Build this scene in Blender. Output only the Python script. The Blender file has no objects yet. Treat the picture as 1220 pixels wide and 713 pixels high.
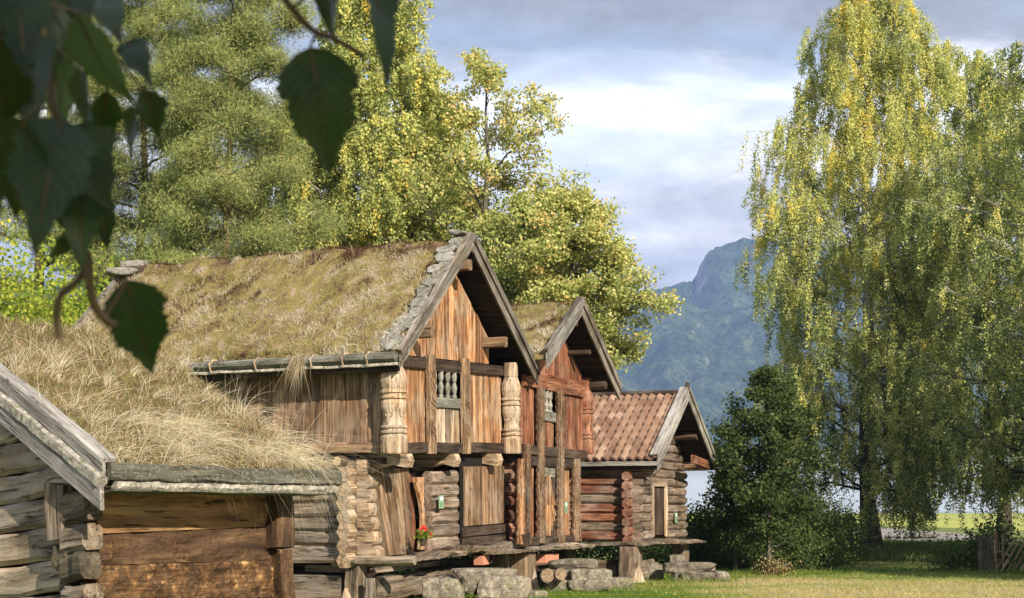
import bpy, math, random
import numpy as np
from math import radians as R, sin, cos, pi
rng = np.random.default_rng(7); random.seed(7)
S = bpy.context.scene; COL = S.collection
EYE = 1.6; FPX = 1900.; CXP = 610.; CYP = 356.5; HZ = 608.; PITCH = math.atan((HZ-CYP)/FPX)

def at(px, py, Y):
    a = (px-CXP)/FPX; b = (CYP-py)/FPX
    d = np.array([a, cos(PITCH)-b*sin(PITCH), sin(PITCH)+b*cos(PITCH)])
    d = d/d[1]*Y
    return np.array([d[0], Y, d[2]+EYE])
def near(px, py, dist):
    p = at(px, py, 1.)-np.array([0, 0, EYE]); p = p/np.linalg.norm(p)*dist
    return p+np.array([0, 0, EYE])
def gnd(px, py):
    p = at(px, py, 1.); t = EYE/(EYE-p[2]); return (p[0]*t, t)
U = random.uniform
V = lambda *a: np.array(a, float)

# ---------------------------------------------------------------- noise
def vnoise(x, y, seed=0):
    xi = np.floor(x).astype(np.int64); yi = np.floor(y).astype(np.int64); xf = x-xi; yf = y-yi
    xf = xf*xf*(3-2*xf); yf = yf*yf*(3-2*yf)
    def h(a, b):
        n = (a*374761393+b*668265263+seed*1442695041) & 0xffffffff
        n = ((n ^ (n >> 13))*1274126177) & 0xffffffff
        return ((n ^ (n >> 16)) & 0xffff)/65535.
    return (h(xi, yi)*(1-xf)+h(xi+1, yi)*xf)*(1-yf)+(h(xi, yi+1)*(1-xf)+h(xi+1, yi+1)*xf)*yf
def fbm(x, y, o=4, seed=0):
    s = 0; a = 1; t = 0
    for k in range(o):
        s = s+a*vnoise(x*2**k, y*2**k, seed+k); t += a; a *= .5
    return s/t

# ---------------------------------------------------------------- materials
def new_mat(name):
    m = bpy.data.materials.new(name); m.use_nodes = True; n = m.node_tree.nodes; n.clear()
    return m, n, m.node_tree.links
def ramp(n, stops, interp='LINEAR'):
    r = n.new('ShaderNodeValToRGB'); r.color_ramp.interpolation = interp; e = r.color_ramp.elements
    e[0].position = stops[0][0]; e[0].color = (*stops[0][1], 1)
    e[1].position = stops[-1][0]; e[1].color = (*stops[-1][1], 1)
    for p, c in stops[1:-1]:
        q = e.new(p); q.color = (*c, 1)
    return r
def noise(n, l, vec, scale, detail=5, rough=.6, dist=0):
    t = n.new('ShaderNodeTexNoise'); t.inputs['Scale'].default_value = scale; t.inputs['Detail'].default_value = detail
    t.inputs['Roughness'].default_value = rough; t.inputs['Distortion'].default_value = dist
    if vec is not None: l.new(vec, t.inputs['Vector'])
    return t
def mapping(n, l, vec, sc, loc=(0, 0, 0)):
    m = n.new('ShaderNodeMapping'); m.inputs['Scale'].default_value = sc; m.inputs['Location'].default_value = loc
    l.new(vec, m.inputs['Vector']); return m.outputs[0]
def mixc(n, l, f, a, b, mode='MIX'):
    m = n.new('ShaderNodeMix'); m.data_type = 'RGBA'; m.blend_type = mode
    for s, v in ((m.inputs[0], f), (m.inputs[6], a), (m.inputs[7], b)):
        if isinstance(v, (int, float)): s.default_value = v
        elif isinstance(v, tuple): s.default_value = (*v, 1)
        else: l.new(v, s)
    return m.outputs[2]
def maprange(n, l, v, a, b, c, d):
    m = n.new('ShaderNodeMapRange'); m.inputs[1].default_value = a; m.inputs[2].default_value = b
    m.inputs[3].default_value = c; m.inputs[4].default_value = d; l.new(v, m.inputs[0]); return m.outputs[0]
def attr(n, name):
    a = n.new('ShaderNodeAttribute'); a.attribute_name = name; return a
def finish(m, n, l, col, rough=.85, bump=None, bs=.5, bd=.01, spec=.2):
    p = n.new('ShaderNodeBsdfPrincipled'); o = n.new('ShaderNodeOutputMaterial')
    if isinstance(col, tuple): p.inputs['Base Color'].default_value = (*col, 1)
    else: l.new(col, p.inputs['Base Color'])
    p.inputs['Roughness'].default_value = rough; p.inputs['Specular IOR Level'].default_value = spec
    if bump is not None:
        b = n.new('ShaderNodeBump'); b.inputs['Strength'].default_value = bs; b.inputs['Distance'].default_value = bd
        l.new(bump, b.inputs['Height']); l.new(b.outputs[0], p.inputs['Normal'])
    l.new(p.outputs[0], o.inputs[0]); return m
def wood(name, dark, mid, light, bleach=(.30, .28, .25), bl=.35, gs=16, lich=0., bd=.012, vary=(.62, 1.3)):
    m, n, l = new_mat(name)
    g = attr(n, 'gco').outputs['Vector']; rn = attr(n, 'rnd').outputs['Fac']
    tc = n.new('ShaderNodeTexCoord').outputs['Object']
    g1 = noise(n, l, mapping(n, l, g, (.9, gs, gs)), 1, 7, .62, .5)
    g2 = noise(n, l, mapping(n, l, g, (2.2, gs*3.5, gs*3.5)), 1, 4, .6, .2)
    g3 = noise(n, l, mapping(n, l, g, (1.3, 5, 5)), 1, 4, .6, .8)
    c = ramp(n, [(.3, dark), (.5, mid), (.68, light)]); l.new(g1.outputs[0], c.inputs[0])
    col = c.outputs[0]
    big = noise(n, l, tc, 1.7, 5, .65)
    f = maprange(n, l, big.outputs[0], .45, .62, 0, bl)
    col = mixc(n, l, f, col, bleach)
    k = maprange(n, l, g3.outputs[0], .35, .65, .65, 1.2)
    kk = n.new('ShaderNodeCombineColor'); [l.new(k, kk.inputs[i]) for i in range(3)]
    col = mixc(n, l, 1., col, kk.outputs[0], 'MULTIPLY')
    cr = maprange(n, l, g2.outputs[0], .36, .45, .12, 1)
    ck = n.new('ShaderNodeCombineColor'); [l.new(cr, ck.inputs[i]) for i in range(3)]
    col = mixc(n, l, .9, col, ck.outputs[0], 'MULTIPLY')
    kn = noise(n, l, mapping(n, l, g, (4.5, 9, 9), (7, 3, 1)), 1, 2, .5); kf = maprange(n, l, kn.outputs[0], .70, .74, 0, .75)
    col = mixc(n, l, kf, col, tuple(x*.6 for x in dark))
    v = maprange(n, l, rn, 0, 1, *vary)
    vk = n.new('ShaderNodeCombineColor'); [l.new(v, vk.inputs[i]) for i in range(3)]
    col = mixc(n, l, 1., col, vk.outputs[0], 'MULTIPLY')
    if lich:
        ln = noise(n, l, tc, 38, 6, .75)
        lf = maprange(n, l, ln.outputs[0], .54, .64, 0, lich*.8)
        col = mixc(n, l, lf, col, (.42, .42, .34))
        mn = noise(n, l, tc, 9, 7, .75)
        mf = maprange(n, l, mn.outputs[0], .58, .66, 0, lich)
        col = mixc(n, l, mf, col, (.10, .11, .035))
    add = n.new('ShaderNodeMath'); l.new(g1.outputs[0], add.inputs[0]); l.new(g2.outputs[0], add.inputs[1])
    return finish(m, n, l, col, .82, add.outputs[0], .8, bd)
def leafmat(name, stops, trans=.35, gloss=.0):
    m, n, l = new_mat(name)
    a = attr(n, 'rnd').outputs['Fac']; c = ramp(n, stops); l.new(a, c.inputs[0])
    d = n.new('ShaderNodeBsdfDiffuse'); t = n.new('ShaderNodeBsdfTranslucent'); mx = n.new('ShaderNodeMixShader')
    l.new(c.outputs[0], d.inputs[0])
    tcol = mixc(n, l, 1., c.outputs[0], (1.12, 1.18, .8), 'MULTIPLY'); l.new(tcol, t.inputs[0])
    mx.inputs[0].default_value = trans; l.new(d.outputs[0], mx.inputs[1]); l.new(t.outputs[0], mx.inputs[2])
    o = n.new('ShaderNodeOutputMaterial'); last = mx.outputs[0]
    if gloss:
        g = n.new('ShaderNodeBsdfGlossy'); g.inputs['Roughness'].default_value = .4
        m2 = n.new('ShaderNodeMixShader'); fr = n.new('ShaderNodeFresnel'); fr.inputs[0].default_value = 1.4
        l.new(fr.outputs[0], m2.inputs[0])
        l.new(last, m2.inputs[1]); l.new(g.outputs[0], m2.inputs[2]); last = m2.outputs[0]
    l.new(last, o.inputs[0]); return m
def stonemat(name, a, b, lich=.5, sc=6):
    m, n, l = new_mat(name); tc = n.new('ShaderNodeTexCoord').outputs['Object']
    rn = attr(n, 'rnd').outputs['Fac']
    n1 = noise(n, l, tc, sc, 8, .7, .3); c = ramp(n, [(.3, a), (.68, b)]); l.new(n1.outputs[0], c.inputs[0])
    n2 = noise(n, l, tc, sc*2.6, 5, .7); f = maprange(n, l, n2.outputs[0], .53, .66, 0, lich*.8)
    col = mixc(n, l, f, c.outputs[0], (.46, .43, .35))
    n3 = noise(n, l, tc, sc*.8, 5, .7); f = maprange(n, l, n3.outputs[0], .56, .64, 0, lich)
    col = mixc(n, l, f, col, (.09, .1, .03))
    v = maprange(n, l, rn, 0, 1, .7, 1.25)
    vk = n.new('ShaderNodeCombineColor'); [l.new(v, vk.inputs[i]) for i in range(3)]
    col = mixc(n, l, 1., col, vk.outputs[0], 'MULTIPLY')
    return finish(m, n, l, col, .9, n1.outputs[0], .9, .03)
def plain(name, col, rough=.8, var=.25, sc=20):
    m, n, l = new_mat(name); tc = n.new('ShaderNodeTexCoord').outputs['Object']; t = noise(n, l, tc, sc, 5)
    c = ramp(n, [(.3, tuple(x*(1-var) for x in col)), (.7, tuple(x*(1+var) for x in col))]); l.new(t.outputs[0], c.inputs[0])
    return finish(m, n, l, c.outputs[0], rough, t.outputs[0], .3, .005)
def turfmat(name, stops, sc=2.2):
    m, n, l = new_mat(name); tc = n.new('ShaderNodeTexCoord').outputs['Object']
    a = noise(n, l, tc, sc, 8, .72, .4); b = noise(n, l, tc, sc*9, 4, .7)
    ad = n.new('ShaderNodeMath'); ad.operation = 'MULTIPLY_ADD'; l.new(b.outputs[0], ad.inputs[0]); ad.inputs[1].default_value = .35
    l.new(a.outputs[0], ad.inputs[2]); v = maprange(n, l, ad.outputs[0], .4, .95, 0, 1)
    c = ramp(n, stops); l.new(v, c.inputs[0])
    return finish(m, n, l, c.outputs[0], .95, b.outputs[0], 1, .05, .05)

def burntmat():
    m, n, l = new_mat('rough_hewn_dark_logs'); g = attr(n, 'gco').outputs['Vector']; rn = attr(n, 'rnd').outputs['Fac']
    a = noise(n, l, mapping(n, l, g, (1.6, 7, 9)), 1, 8, .7, .6); b = noise(n, l, mapping(n, l, g, (6.5, 8, 3.0)), 1, 8, .75, .15); f = noise(n, l, mapping(n, l, g, (4, 40, 60)), 1, 5, .6, .3)
    dk = ramp(n, [(.3, (.018, .010, .006)), (.5, (.075, .042, .021)), (.7, (.17, .105, .055))]); l.new(a.outputs[0], dk.inputs[0])
    lt = ramp(n, [(.3, (.12, .055, .02)), (.5, (.34, .175, .07)), (.7, (.58, .37, .17))]); l.new(f.outputs[0], lt.inputs[0])
    b.inputs['Scale'].default_value = 1.7; b.inputs['Roughness'].default_value = .75
    th = n.new('ShaderNodeMath'); th.operation = 'MULTIPLY_ADD'; l.new(rn, th.inputs[0]); th.inputs[1].default_value = .16; l.new(b.outputs[0], th.inputs[2])
    k = maprange(n, l, th.outputs[0], .58, .76, 0, .85)
    col = mixc(n, l, k, dk.outputs[0], lt.outputs[0]); ad = n.new('ShaderNodeMath'); l.new(a.outputs[0], ad.inputs[0]); l.new(k, ad.inputs[1])
    return finish(m, n, l, col, .8, ad.outputs[0], 1., .025)
def bigbirch():
    m, n, l = new_mat('old_birch_bark'); tc = n.new('ShaderNodeTexCoord').outputs['Object']; g = attr(n, 'gco').outputs['Vector']
    sp = n.new('ShaderNodeSeparateXYZ'); l.new(tc, sp.inputs[0]); nz = noise(n, l, mapping(n, l, tc, (3, 3, 1)), 1, 5)
    ad = n.new('ShaderNodeMath'); ad.operation = 'MULTIPLY_ADD'; l.new(nz.outputs[0], ad.inputs[0]); ad.inputs[1].default_value = 5; l.new(sp.outputs[2], ad.inputs[2])
    k = maprange(n, l, ad.outputs[0], 7, 13, 0, 1); a = noise(n, l, mapping(n, l, tc, (3, 3, 14)), 1, 6, .7)
    wh = ramp(n, [(.38, (.04, .035, .03)), (.48, (.40, .37, .32)), (.7, (.62, .59, .52))]); l.new(a.outputs[0], wh.inputs[0])
    b = noise(n, l, mapping(n, l, tc, (14, 14, 3)), 1, 6, .7); dk = ramp(n, [(.35, (.012, .010, .008)), (.65, (.085, .07, .05))]); l.new(b.outputs[0], dk.inputs[0])
    return finish(m, n, l, mixc(n, l, k, dk.outputs[0], wh.outputs[0]), .9, b.outputs[0], 1., .06)
M = {}
M['orange'] = wood('warm_pine_boards', (.085, .034, .015), (.35, .17, .075), (.57, .34, .175), (.44, .34, .23), .6, 11, vary=(.55, 1.25))
M['brown'] = wood('brown_boards', (.045, .025, .013), (.20, .115, .06), (.36, .225, .125), (.36, .28, .20), .45, 12)
M['rust'] = wood('rust_red_boards', (.06, .02, .010), (.22, .08, .038), (.37, .17, .09), (.28, .185, .125), .5, 12, vary=(.5, 1.25))
M['redlog'] = wood('tarred_red_logs', (.07, .022, .012), (.21, .082, .045), (.34, .165, .10), (.30, .23, .175), .65, 11, vary=(.5, 1.25))
M['greylog'] = wood('grey_brown_logs', (.045, .03, .02), (.17, .12, .082), (.31, .235, .165), (.29, .245, .195), .5, 10, vary=(.55, 1.3))
M['grey'] = wood('silver_weathered_boards', (.06, .052, .045), (.21, .19, .165), (.36, .335, .295), (.33, .315, .29), .6, 14, lich=.35)
M['greymoss'] = wood('mossy_weathered_boards', (.05, .045, .035), (.17, .155, .12), (.32, .30, .25), (.34, .33, .28), .6, 14, lich=.7)
M['carved'] = wood('pale_carved_pine', (.10, .062, .034), (.35, .24, .145), (.50, .385, .26), (.38, .32, .25), .6, 9)
M['carvedbrown'] = wood('brown_carved_pine', (.05, .026, .014), (.20, .12, .062), (.35, .235, .14), (.30, .24, .17), .5, 16, bd=.03)
M['mossdark'] = wood('rotten_mossy_eave_log', (.018, .016, .010), (.085, .078, .052), (.20, .19, .145), (.16, .155, .125), .5, 10, lich=.5, bd=.02)
M['soffit'] = wood('shaded_tarred_underside', (.004, .003, .003), (.018, .012, .009), (.05, .034, .024), (.05, .04, .03), .2, 12)  # tarred underside boards, coloured near black for the shade below the overhang
M['columnwood'] = wood('dark_carved_column', (.035, .018, .01), (.145, .085, .045), (.29, .19, .115), (.26, .205, .15), .5, 16, bd=.03)
M['darkwood'] = wood('dark_tarred_wood', (.014, .009, .007), (.055, .034, .022), (.12, .08, .052), (.13, .105, .08), .4, 12)
M['burnt'] = burntmat()
M['agedbrown'] = wood('aged_brown_board', (.03, .024, .018), (.145, .115, .085), (.30, .255, .20), (.27, .25, .21), .6, 14, lich=.35)
M['oldgrey'] = wood('dry_grey_logs', (.04, .028, .018), (.19, .14, .09), (.35, .275, .195), (.27, .24, .20), .6, 9, bd=.02, vary=(.55, 1.25))
M['flatlog'] = wood('broad_gable_logs', (.06, .045, .028), (.33, .25, .165), (.52, .42, .30), (.34, .31, .26), .6, 6, bd=.02)
M['slate'] = stonemat('roof_flagstone', (.10, .092, .075), (.34, .32, .275), .85, 9)
M['stone'] = stonemat('mossy_fieldstone', (.03, .026, .02), (.27, .225, .165), .75, 6)
M['bark'] = stonemat('birch_bark_strip', (.045, .04, .028), (.50, .46, .38), .8, 12)
M['sawn'] = plain('sawn_log_end', (.42, .30, .18), .8, .3, 30)
M['terracotta'] = plain('sunlit_brick', (.50, .22, .14), .8, .15)
M['black'] = plain('unlit_interior_black', (.012, .01, .008), .9)  # near-black colour stands in for unlit space inside openings
M['signgreen'] = plain('green_notice', (.19, .30, .17), .6, .1)
M['signwhite'] = plain('white_print', (.75, .78, .72), .5, .05)
M['signink'] = plain('grey_print', (.05, .10, .06), .5, .05)
M['whitewash'] = plain('white_paint', (.62, .60, .56), .6, .12)
M['ashbark'] = wood('tree_bark', (.03, .025, .018), (.10, .085, .06), (.20, .17, .13), (.2, .19, .15), .4, 10, lich=.4, bd=.04)
M['pinebark'] = wood('pine_bark', (.08, .04, .02), (.22, .12, .07), (.36, .22, .13), (.25, .2, .16), .3, 10, bd=.04)
M['warmlog'] = wood('amber_hewn_log', (.06, .03, .012), (.32, .17, .07), (.50, .31, .14), (.20, .13, .075), .5, 7, bd=.02)
M['cornerwood'] = wood('knobbly_corner_timber', (.035, .026, .016), (.16, .12, .075), (.31, .25, .175), (.11, .10, .065), .7, 6, bd=.03, lich=.12, vary=(.5, 1.))
M['oldbirch'] = bigbirch()
M['birchbark'] = wood('birch_bark', (.05, .045, .04), (.45, .42, .36), (.70, .67, .60), (.60, .57, .5), .4, 3, bd=.02)
M['turf1'] = turfmat('heather_turf', [(0, (.045, .03, .02)), (.22, (.14, .085, .05)), (.4, (.20, .145, .07)), (.52, (.22, .19, .055)), (.66, (.30, .21, .13)), (.85, (.36, .31, .24))])
M['turf0'] = turfmat('straw_turf', [(0, (.03, .022, .013)), (.3, (.13, .08, .045)), (.5, (.11, .11, .035)), (.7, (.24, .16, .09)), (1, (.34, .26, .17))], 3)
STRAW = [(0, (.46, .37, .23)), (.2, (.61, .53, .37)), (.42, (.68, .62, .46)), (.58, (.44, .33, .20)), (.75, (.24, .155, .09)), (.9, (.30, .28, .09)), (1, (.20, .26, .07))]
M['straw'] = leafmat('dry_straw', STRAW, .25)
M['heath'] = leafmat('heath_blades', [(0, (.06, .03, .02)), (.18, (.13, .07, .045)), (.34, (.24, .15, .085)), (.46, (.36, .28, .13)), (.56, (.20, .21, .055)), (.66, (.42, .35, .18)), (.76, (.40, .27, .15)), (.88, (.50, .44, .34)), (1, (.56, .52, .43))], .25)
BIR = [(0, (.075, .105, .045)), (.32, (.18, .225, .085)), (.56, (.42, .45, .16)), (.80, (.68, .66, .25)), (.92, (.66, .56, .12)), (1, (.72, .52, .08))]
M['birch'] = leafmat('birch_leaves', BIR, .4)
M['birchy'] = leafmat('yellowing_birch_leaves', [(0, (.15, .19, .07)), (.35, (.32, .36, .12)), (.66, (.56, .55, .19)), (.85, (.74, .64, .18)), (1, (.80, .58, .11))], .4)
M['maple'] = leafmat('maple_leaves', [(0, (.16, .20, .06)), (.4, (.30, .345, .105)), (.68, (.50, .50, .18)), (.9, (.72, .62, .26)), (1, (.64, .42, .17))], .4)
M['pine'] = leafmat('pine_needles', [(0, (.11, .14, .05)), (.5, (.26, .30, .10)), (.85, (.44, .43, .16)), (1, (.50, .34, .15))], .25)
M['ash'] = leafmat('rowan_leaves', [(0, (.035, .055, .018)), (.6, (.075, .108, .036)), (1, (.17, .20, .07))], .35)
M['lime'] = leafmat('yellow_green_leaves', [(0, (.10, .16, .025)), (.45, (.28, .35, .05)), (.85, (.55, .52, .08)), (1, (.52, .44, .08))], .45)
M['hedge'] = leafmat('shrub_leaves', [(0, (.03, .05, .017)), (.6, (.07, .105, .032)), (1, (.15, .18, .06))], .3)
M['lawnblade'] = leafmat('lawn_blades', [(0, (.07, .14, .018)), (.5, (.15, .22, .035)), (.8, (.33, .31, .10)), (1, (.42, .35, .17))], .35)
M['frontleaf'] = leafmat('near_birch_leaf', [(0, (.030, .060, .022)), (1, (.060, .10, .035))], .30, 1.)
M['redflower'] = plain('red_petals', (.75, .03, .03), .6, .2)

# ---------------------------------------------------------------- mesh builder
def unit3(a): return a/np.linalg.norm(a, axis=-1, keepdims=True)
class MB:
    def __init__(s): s.v = []; s.f = []; s.g = []; s.r = []; s.n = 0
    def add(s, verts, faces, g=None, r=None):
        verts = np.asarray(verts, float); k = len(verts)
        s.v.append(verts); s.f += [tuple(i+s.n for i in f) for f in faces]
        s.g.append(np.asarray(g, float) if g is not None else verts)
        s.r.append(np.full(k, U(0, 1) if r is None else r)); s.n += k
    def beam(s, p0, p1, w, h, up=(0, 0, 1), seg=None, wob=.004, ch=.12, taper=1., r=None, bow=0.):
        p0 = V(*p0); p1 = V(*p1); d = p1-p0; L = np.linalg.norm(d); d /= L
        up = V(*up); sd = np.cross(d, up); sd /= np.linalg.norm(sd); up = np.cross(sd, d)
        seg = seg or max(1, int(L/.45)); c = min(w, h)*ch
        a, b = w/2, h/2
        sec = [(-a+c, -b), (a-c, -b), (a, -b+c), (a, b-c), (a-c, b), (-a+c, b), (-a, b-c), (-a, -b+c)]
        vs = []; gs = []; off = V(U(0, 50), U(0, 50), U(0, 50))
        for i in range(seg+1):
            t = i/seg; k = 1+(taper-1)*t; q = p0+d*L*t+up*bow*sin(pi*t)
            jx, jy = (U(-wob, wob), U(-wob, wob)) if 0 < i < seg else (0, 0)
            for (x, y) in sec:
                vs.append(q+sd*(x*k+jx+U(-wob, wob)*.4)+up*(y*k+jy+U(-wob, wob)*.4)); gs.append(off+V(t*L, x, y))
        fs = [tuple(range(7, -1, -1)), tuple(8*seg+i for i in range(8))]
        for i in range(seg):
            for j in range(8):
                a0 = i*8+j; b0 = i*8+(j+1) % 8; fs.append((a0, b0, b0+8, a0+8))
        s.add(vs, fs, gs, r)
    def log(s, p0, p1, r0, r1=None, sides=12, seg=None, wob=.05, r=None, prof=None, flat=1., rot=.5):
        r1 = r1 or r0; p0 = V(*p0); p1 = V(*p1); d = p1-p0; L = np.linalg.norm(d); d /= L
        up = V(0, 0, 1) if abs(d[2]) < .9 else V(0, 1, 0); sd = np.cross(d, up); sd /= np.linalg.norm(sd); up = np.cross(sd, d)
        seg = seg or max(2, int(L/.35)); off = V(U(0, 50), U(0, 50), U(0, 50)); vs = []; gs = []
        lob = [1+U(-wob, wob) for _ in range(sides)]
        for i in range(seg+1):
            t = i/seg; rr = r0+(r1-r0)*t
            if prof: rr = prof(t)
            cx, cy = U(-wob, wob)*rr*.4, U(-wob, wob)*rr*.4
            for j in range(sides):
                a = 2*pi*(j+rot)/sides; q = rr*lob[j]*(1+U(-wob, wob)*.4)
                vs.append(p0+d*L*t+sd*(cos(a)*q*flat+cx)+up*(sin(a)*q+cy)); gs.append(off+V(t*L, cos(a)*r0, sin(a)*r0))
        fs = [tuple(range(sides-1, -1, -1)), tuple(seg*sides+i for i in range(sides))]
        for i in range(seg):
            for j in range(sides):
                a0 = i*sides+j; b0 = i*sides+(j+1) % sides; fs.append((a0, b0, b0+sides, a0+sides))
        s.add(vs, fs, gs, r)
    def lathe(s, c, prof, sides=16, sq=0., r=None, rot=0.):
        vs = []; gs = []; off = V(U(0, 50), U(0, 50), U(0, 50))
        for (z, rr) in prof:
            for j in range(sides):
                a = 2*pi*(j+.5)/sides+rot
                k = (1-sq)+sq/max(abs(cos(a)), abs(sin(a))) if sq else 1
                x, y = cos(a)*rr*k, sin(a)*rr*k
                vs.append(V(c[0]+x, c[1]+y, c[2]+z)); gs.append(off+V(z, x, y))
        k = len(prof); fs = [tuple(range(sides-1, -1, -1)), tuple((k-1)*sides+i for i in range(sides))]
        for i in range(k-1):
            for j in range(sides):
                a0 = i*sides+j; b0 = i*sides+(j+1) % sides; fs.append((a0, b0, b0+sides, a0+sides))
        s.add(vs, fs, gs, r)
    def plate(s, pts, th, along=(0, 0, 1), r=None):
        pts = [V(*p) for p in pts]; th = V(*th); al = V(*along); n = len(pts)
        cr = np.cross(al, th/np.linalg.norm(th)); off = V(U(0, 50), U(0, 50), U(0, 50))
        vs = pts+[p+th for p in pts]; gs = [off+V(p@al, p@cr, p@th/np.linalg.norm(th)) for p in vs]
        fs = [tuple(range(n-1, -1, -1)), tuple(range(n, 2*n))]+[(i, (i+1) % n, (i+1) % n+n, i+n) for i in range(n)]
        s.add(vs, fs, gs, r)
    def rock(s, c, size, rot=0., seed=0, r=None):
        nu, nv = 36, 20; vs = []; rr = np.random.default_rng(seed); ox, oy = rr.uniform(0, 90, 2); pl = unit3(rr.normal(size=(7, 3))); pd = rr.uniform(.95, 1.35, 7)
        for i in range(nv+1):
            ph = -pi/2+pi*i/nv
            for j in range(nu):
                th = 2*pi*j/nu; p = V(cos(ph)*cos(th), cos(ph)*sin(th), sin(ph))
                e = lambda q: math.copysign(abs(q)**.30, q)
                q = V(e(p[0]), e(p[1]), e(p[2]))
                for k in range(7):                              # split faces
                    dd = q@pl[k]-pd[k]
                    if dd > 0: q = q-pl[k]*dd*.9
                nz = float(fbm(np.array([ox+th*1.9*(1 if ph < 2 else 1)]) if False else np.array([ox+p[0]*2.2+p[2]]), np.array([oy+p[1]*2.2-p[2]*1.4]), 4, seed)[0])-.5
                q = q*(1+nz*.26); x, y, z = q*np.array(size)/2*1.06
                vs.append(V(c[0]+x*cos(rot)-y*sin(rot), c[1]+x*sin(rot)+y*cos(rot), c[2]+z))
        fs = [(i*nu+j, i*nu+(j+1) % nu, (i+1)*nu+(j+1) % nu, (i+1)*nu+j) for i in range(nv) for j in range(nu)]
        s.add(vs, fs, None, r)
    def build(s, name, mat, parent=None, smooth=False, subdiv=0):
        me = bpy.data.meshes.new(name); vv = np.concatenate(s.v)
        me.from_pydata(vv.tolist(), [], s.f)
        g = me.attributes.new('gco', 'FLOAT_VECTOR', 'POINT'); g.data.foreach_set('vector', np.concatenate(s.g).astype(np.float32).ravel())
        a = me.attributes.new('rnd', 'FLOAT', 'POINT'); a.data.foreach_set('value', np.concatenate(s.r).astype(np.float32))
        if smooth: me.polygons.foreach_set('use_smooth', [True]*len(me.polygons))
        me.materials.append(M[mat] if isinstance(mat, str) else mat); me.validate(); me.update()
        o = bpy.data.objects.new(name, me); COL.objects.link(o); o.parent = parent
        return o
def npmesh(name, v, f, mat, rnd=None, parent=None, smooth=False, gco=None):
    """v (N,3) float, f (M,k) int"""
    me = bpy.data.meshes.new(name); k = f.shape[1]
    me.vertices.add(len(v)); me.vertices.foreach_set('co', v.astype(np.float32).ravel())
    me.loops.add(f.size); me.loops.foreach_set('vertex_index', f.astype(np.int32).ravel())
    me.polygons.add(len(f)); me.polygons.foreach_set('loop_start', (np.arange(len(f))*k).astype(np.int32))
    me.polygons.foreach_set('loop_total', np.full(len(f), k, np.int32))
    if smooth: me.polygons.foreach_set('use_smooth', np.ones(len(f), bool))
    me.update(calc_edges=True)
    a = me.attributes.new('rnd', 'FLOAT', 'POINT'); a.data.foreach_set('value', (np.zeros(len(v)) if rnd is None else rnd).astype(np.float32))
    if gco is not None:
        g = me.attributes.new('gco', 'FLOAT_VECTOR', 'POINT'); g.data.foreach_set('vector', gco.astype(np.float32).ravel())
    me.materials.append(M[mat] if isinstance(mat, str) else mat)
    o = bpy.data.objects.new(name, me); COL.objects.link(o); o.parent = parent
    return o
def tag(o, label=None, cat=None, group=None, kind=None):
    for k, v in (('label', label), ('category', cat), ('group', group), ('kind', kind)):
        if v: o[k] = v
    return o
def thing(name, label, cat, loc=(0, 0, 0), yaw=0., roll=0., group=None):
    o = bpy.data.objects.new(name, None); COL.objects.link(o); o.location = loc
    o.rotation_euler = (R(roll), 0, -R(yaw)); o.empty_display_size = .3
    return tag(o, label, cat, group)
def quad_grid(nx, ny):
    i, j = np.meshgrid(np.arange(nx-1), np.arange(ny-1), indexing='ij'); a = i*ny+j
    return np.stack([a, a+ny, a+ny+1, a+1], -1).reshape(-1, 4)

# ---------------------------------------------------------------- blades and leaves
def unit(a): return a/np.maximum(np.linalg.norm(a, axis=-1, keepdims=True), 1e-9)
def blades(base, d0, bend, L, w, seg=3):
    """base (N,3); d0 (N,3) initial dir; bend (N,3) vector added along the blade; L,w (N,)"""
    N = len(base); t = np.linspace(0, 1, seg+1)[None, :, None]
    d0 = unit(d0); c = base[:, None]+L[:, None, None]*(d0[:, None]*t+bend[:, None]*t*t)
    sd = unit(np.cross(d0+bend, rng.normal(size=(N, 3))))[:, None]*w[:, None, None]*(1-t*.85)*.5
    v = np.stack([c-sd, c+sd], 2).reshape(N, -1, 3); k = (seg+1)*2
    q = np.array([[2*i, 2*i+1, 2*i+3, 2*i+2] for i in range(seg)])
    f = (np.arange(N)[:, None, None]*k+q[None]).reshape(-1, 4)
    return v.reshape(-1, 3), f, k
def leafcards(P, size, hang=.3, wid=.42):
    N = len(P); a = unit(rng.normal(size=(N, 3))+np.array([0, 0, -hang])); n = unit(rng.normal(size=(N, 3))+np.array([0, 0, .4]))
    b = unit(np.cross(a, n)); L = (size*rng.uniform(.65, 1.3, N))[:, None]
    v = np.stack([P, P+a*L*.45+b*L*wid, P+a*L, P+a*L*.45-b*L*wid], 1).reshape(-1, 3)
    f = np.arange(N*4).reshape(-1, 4); return v, f
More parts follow.
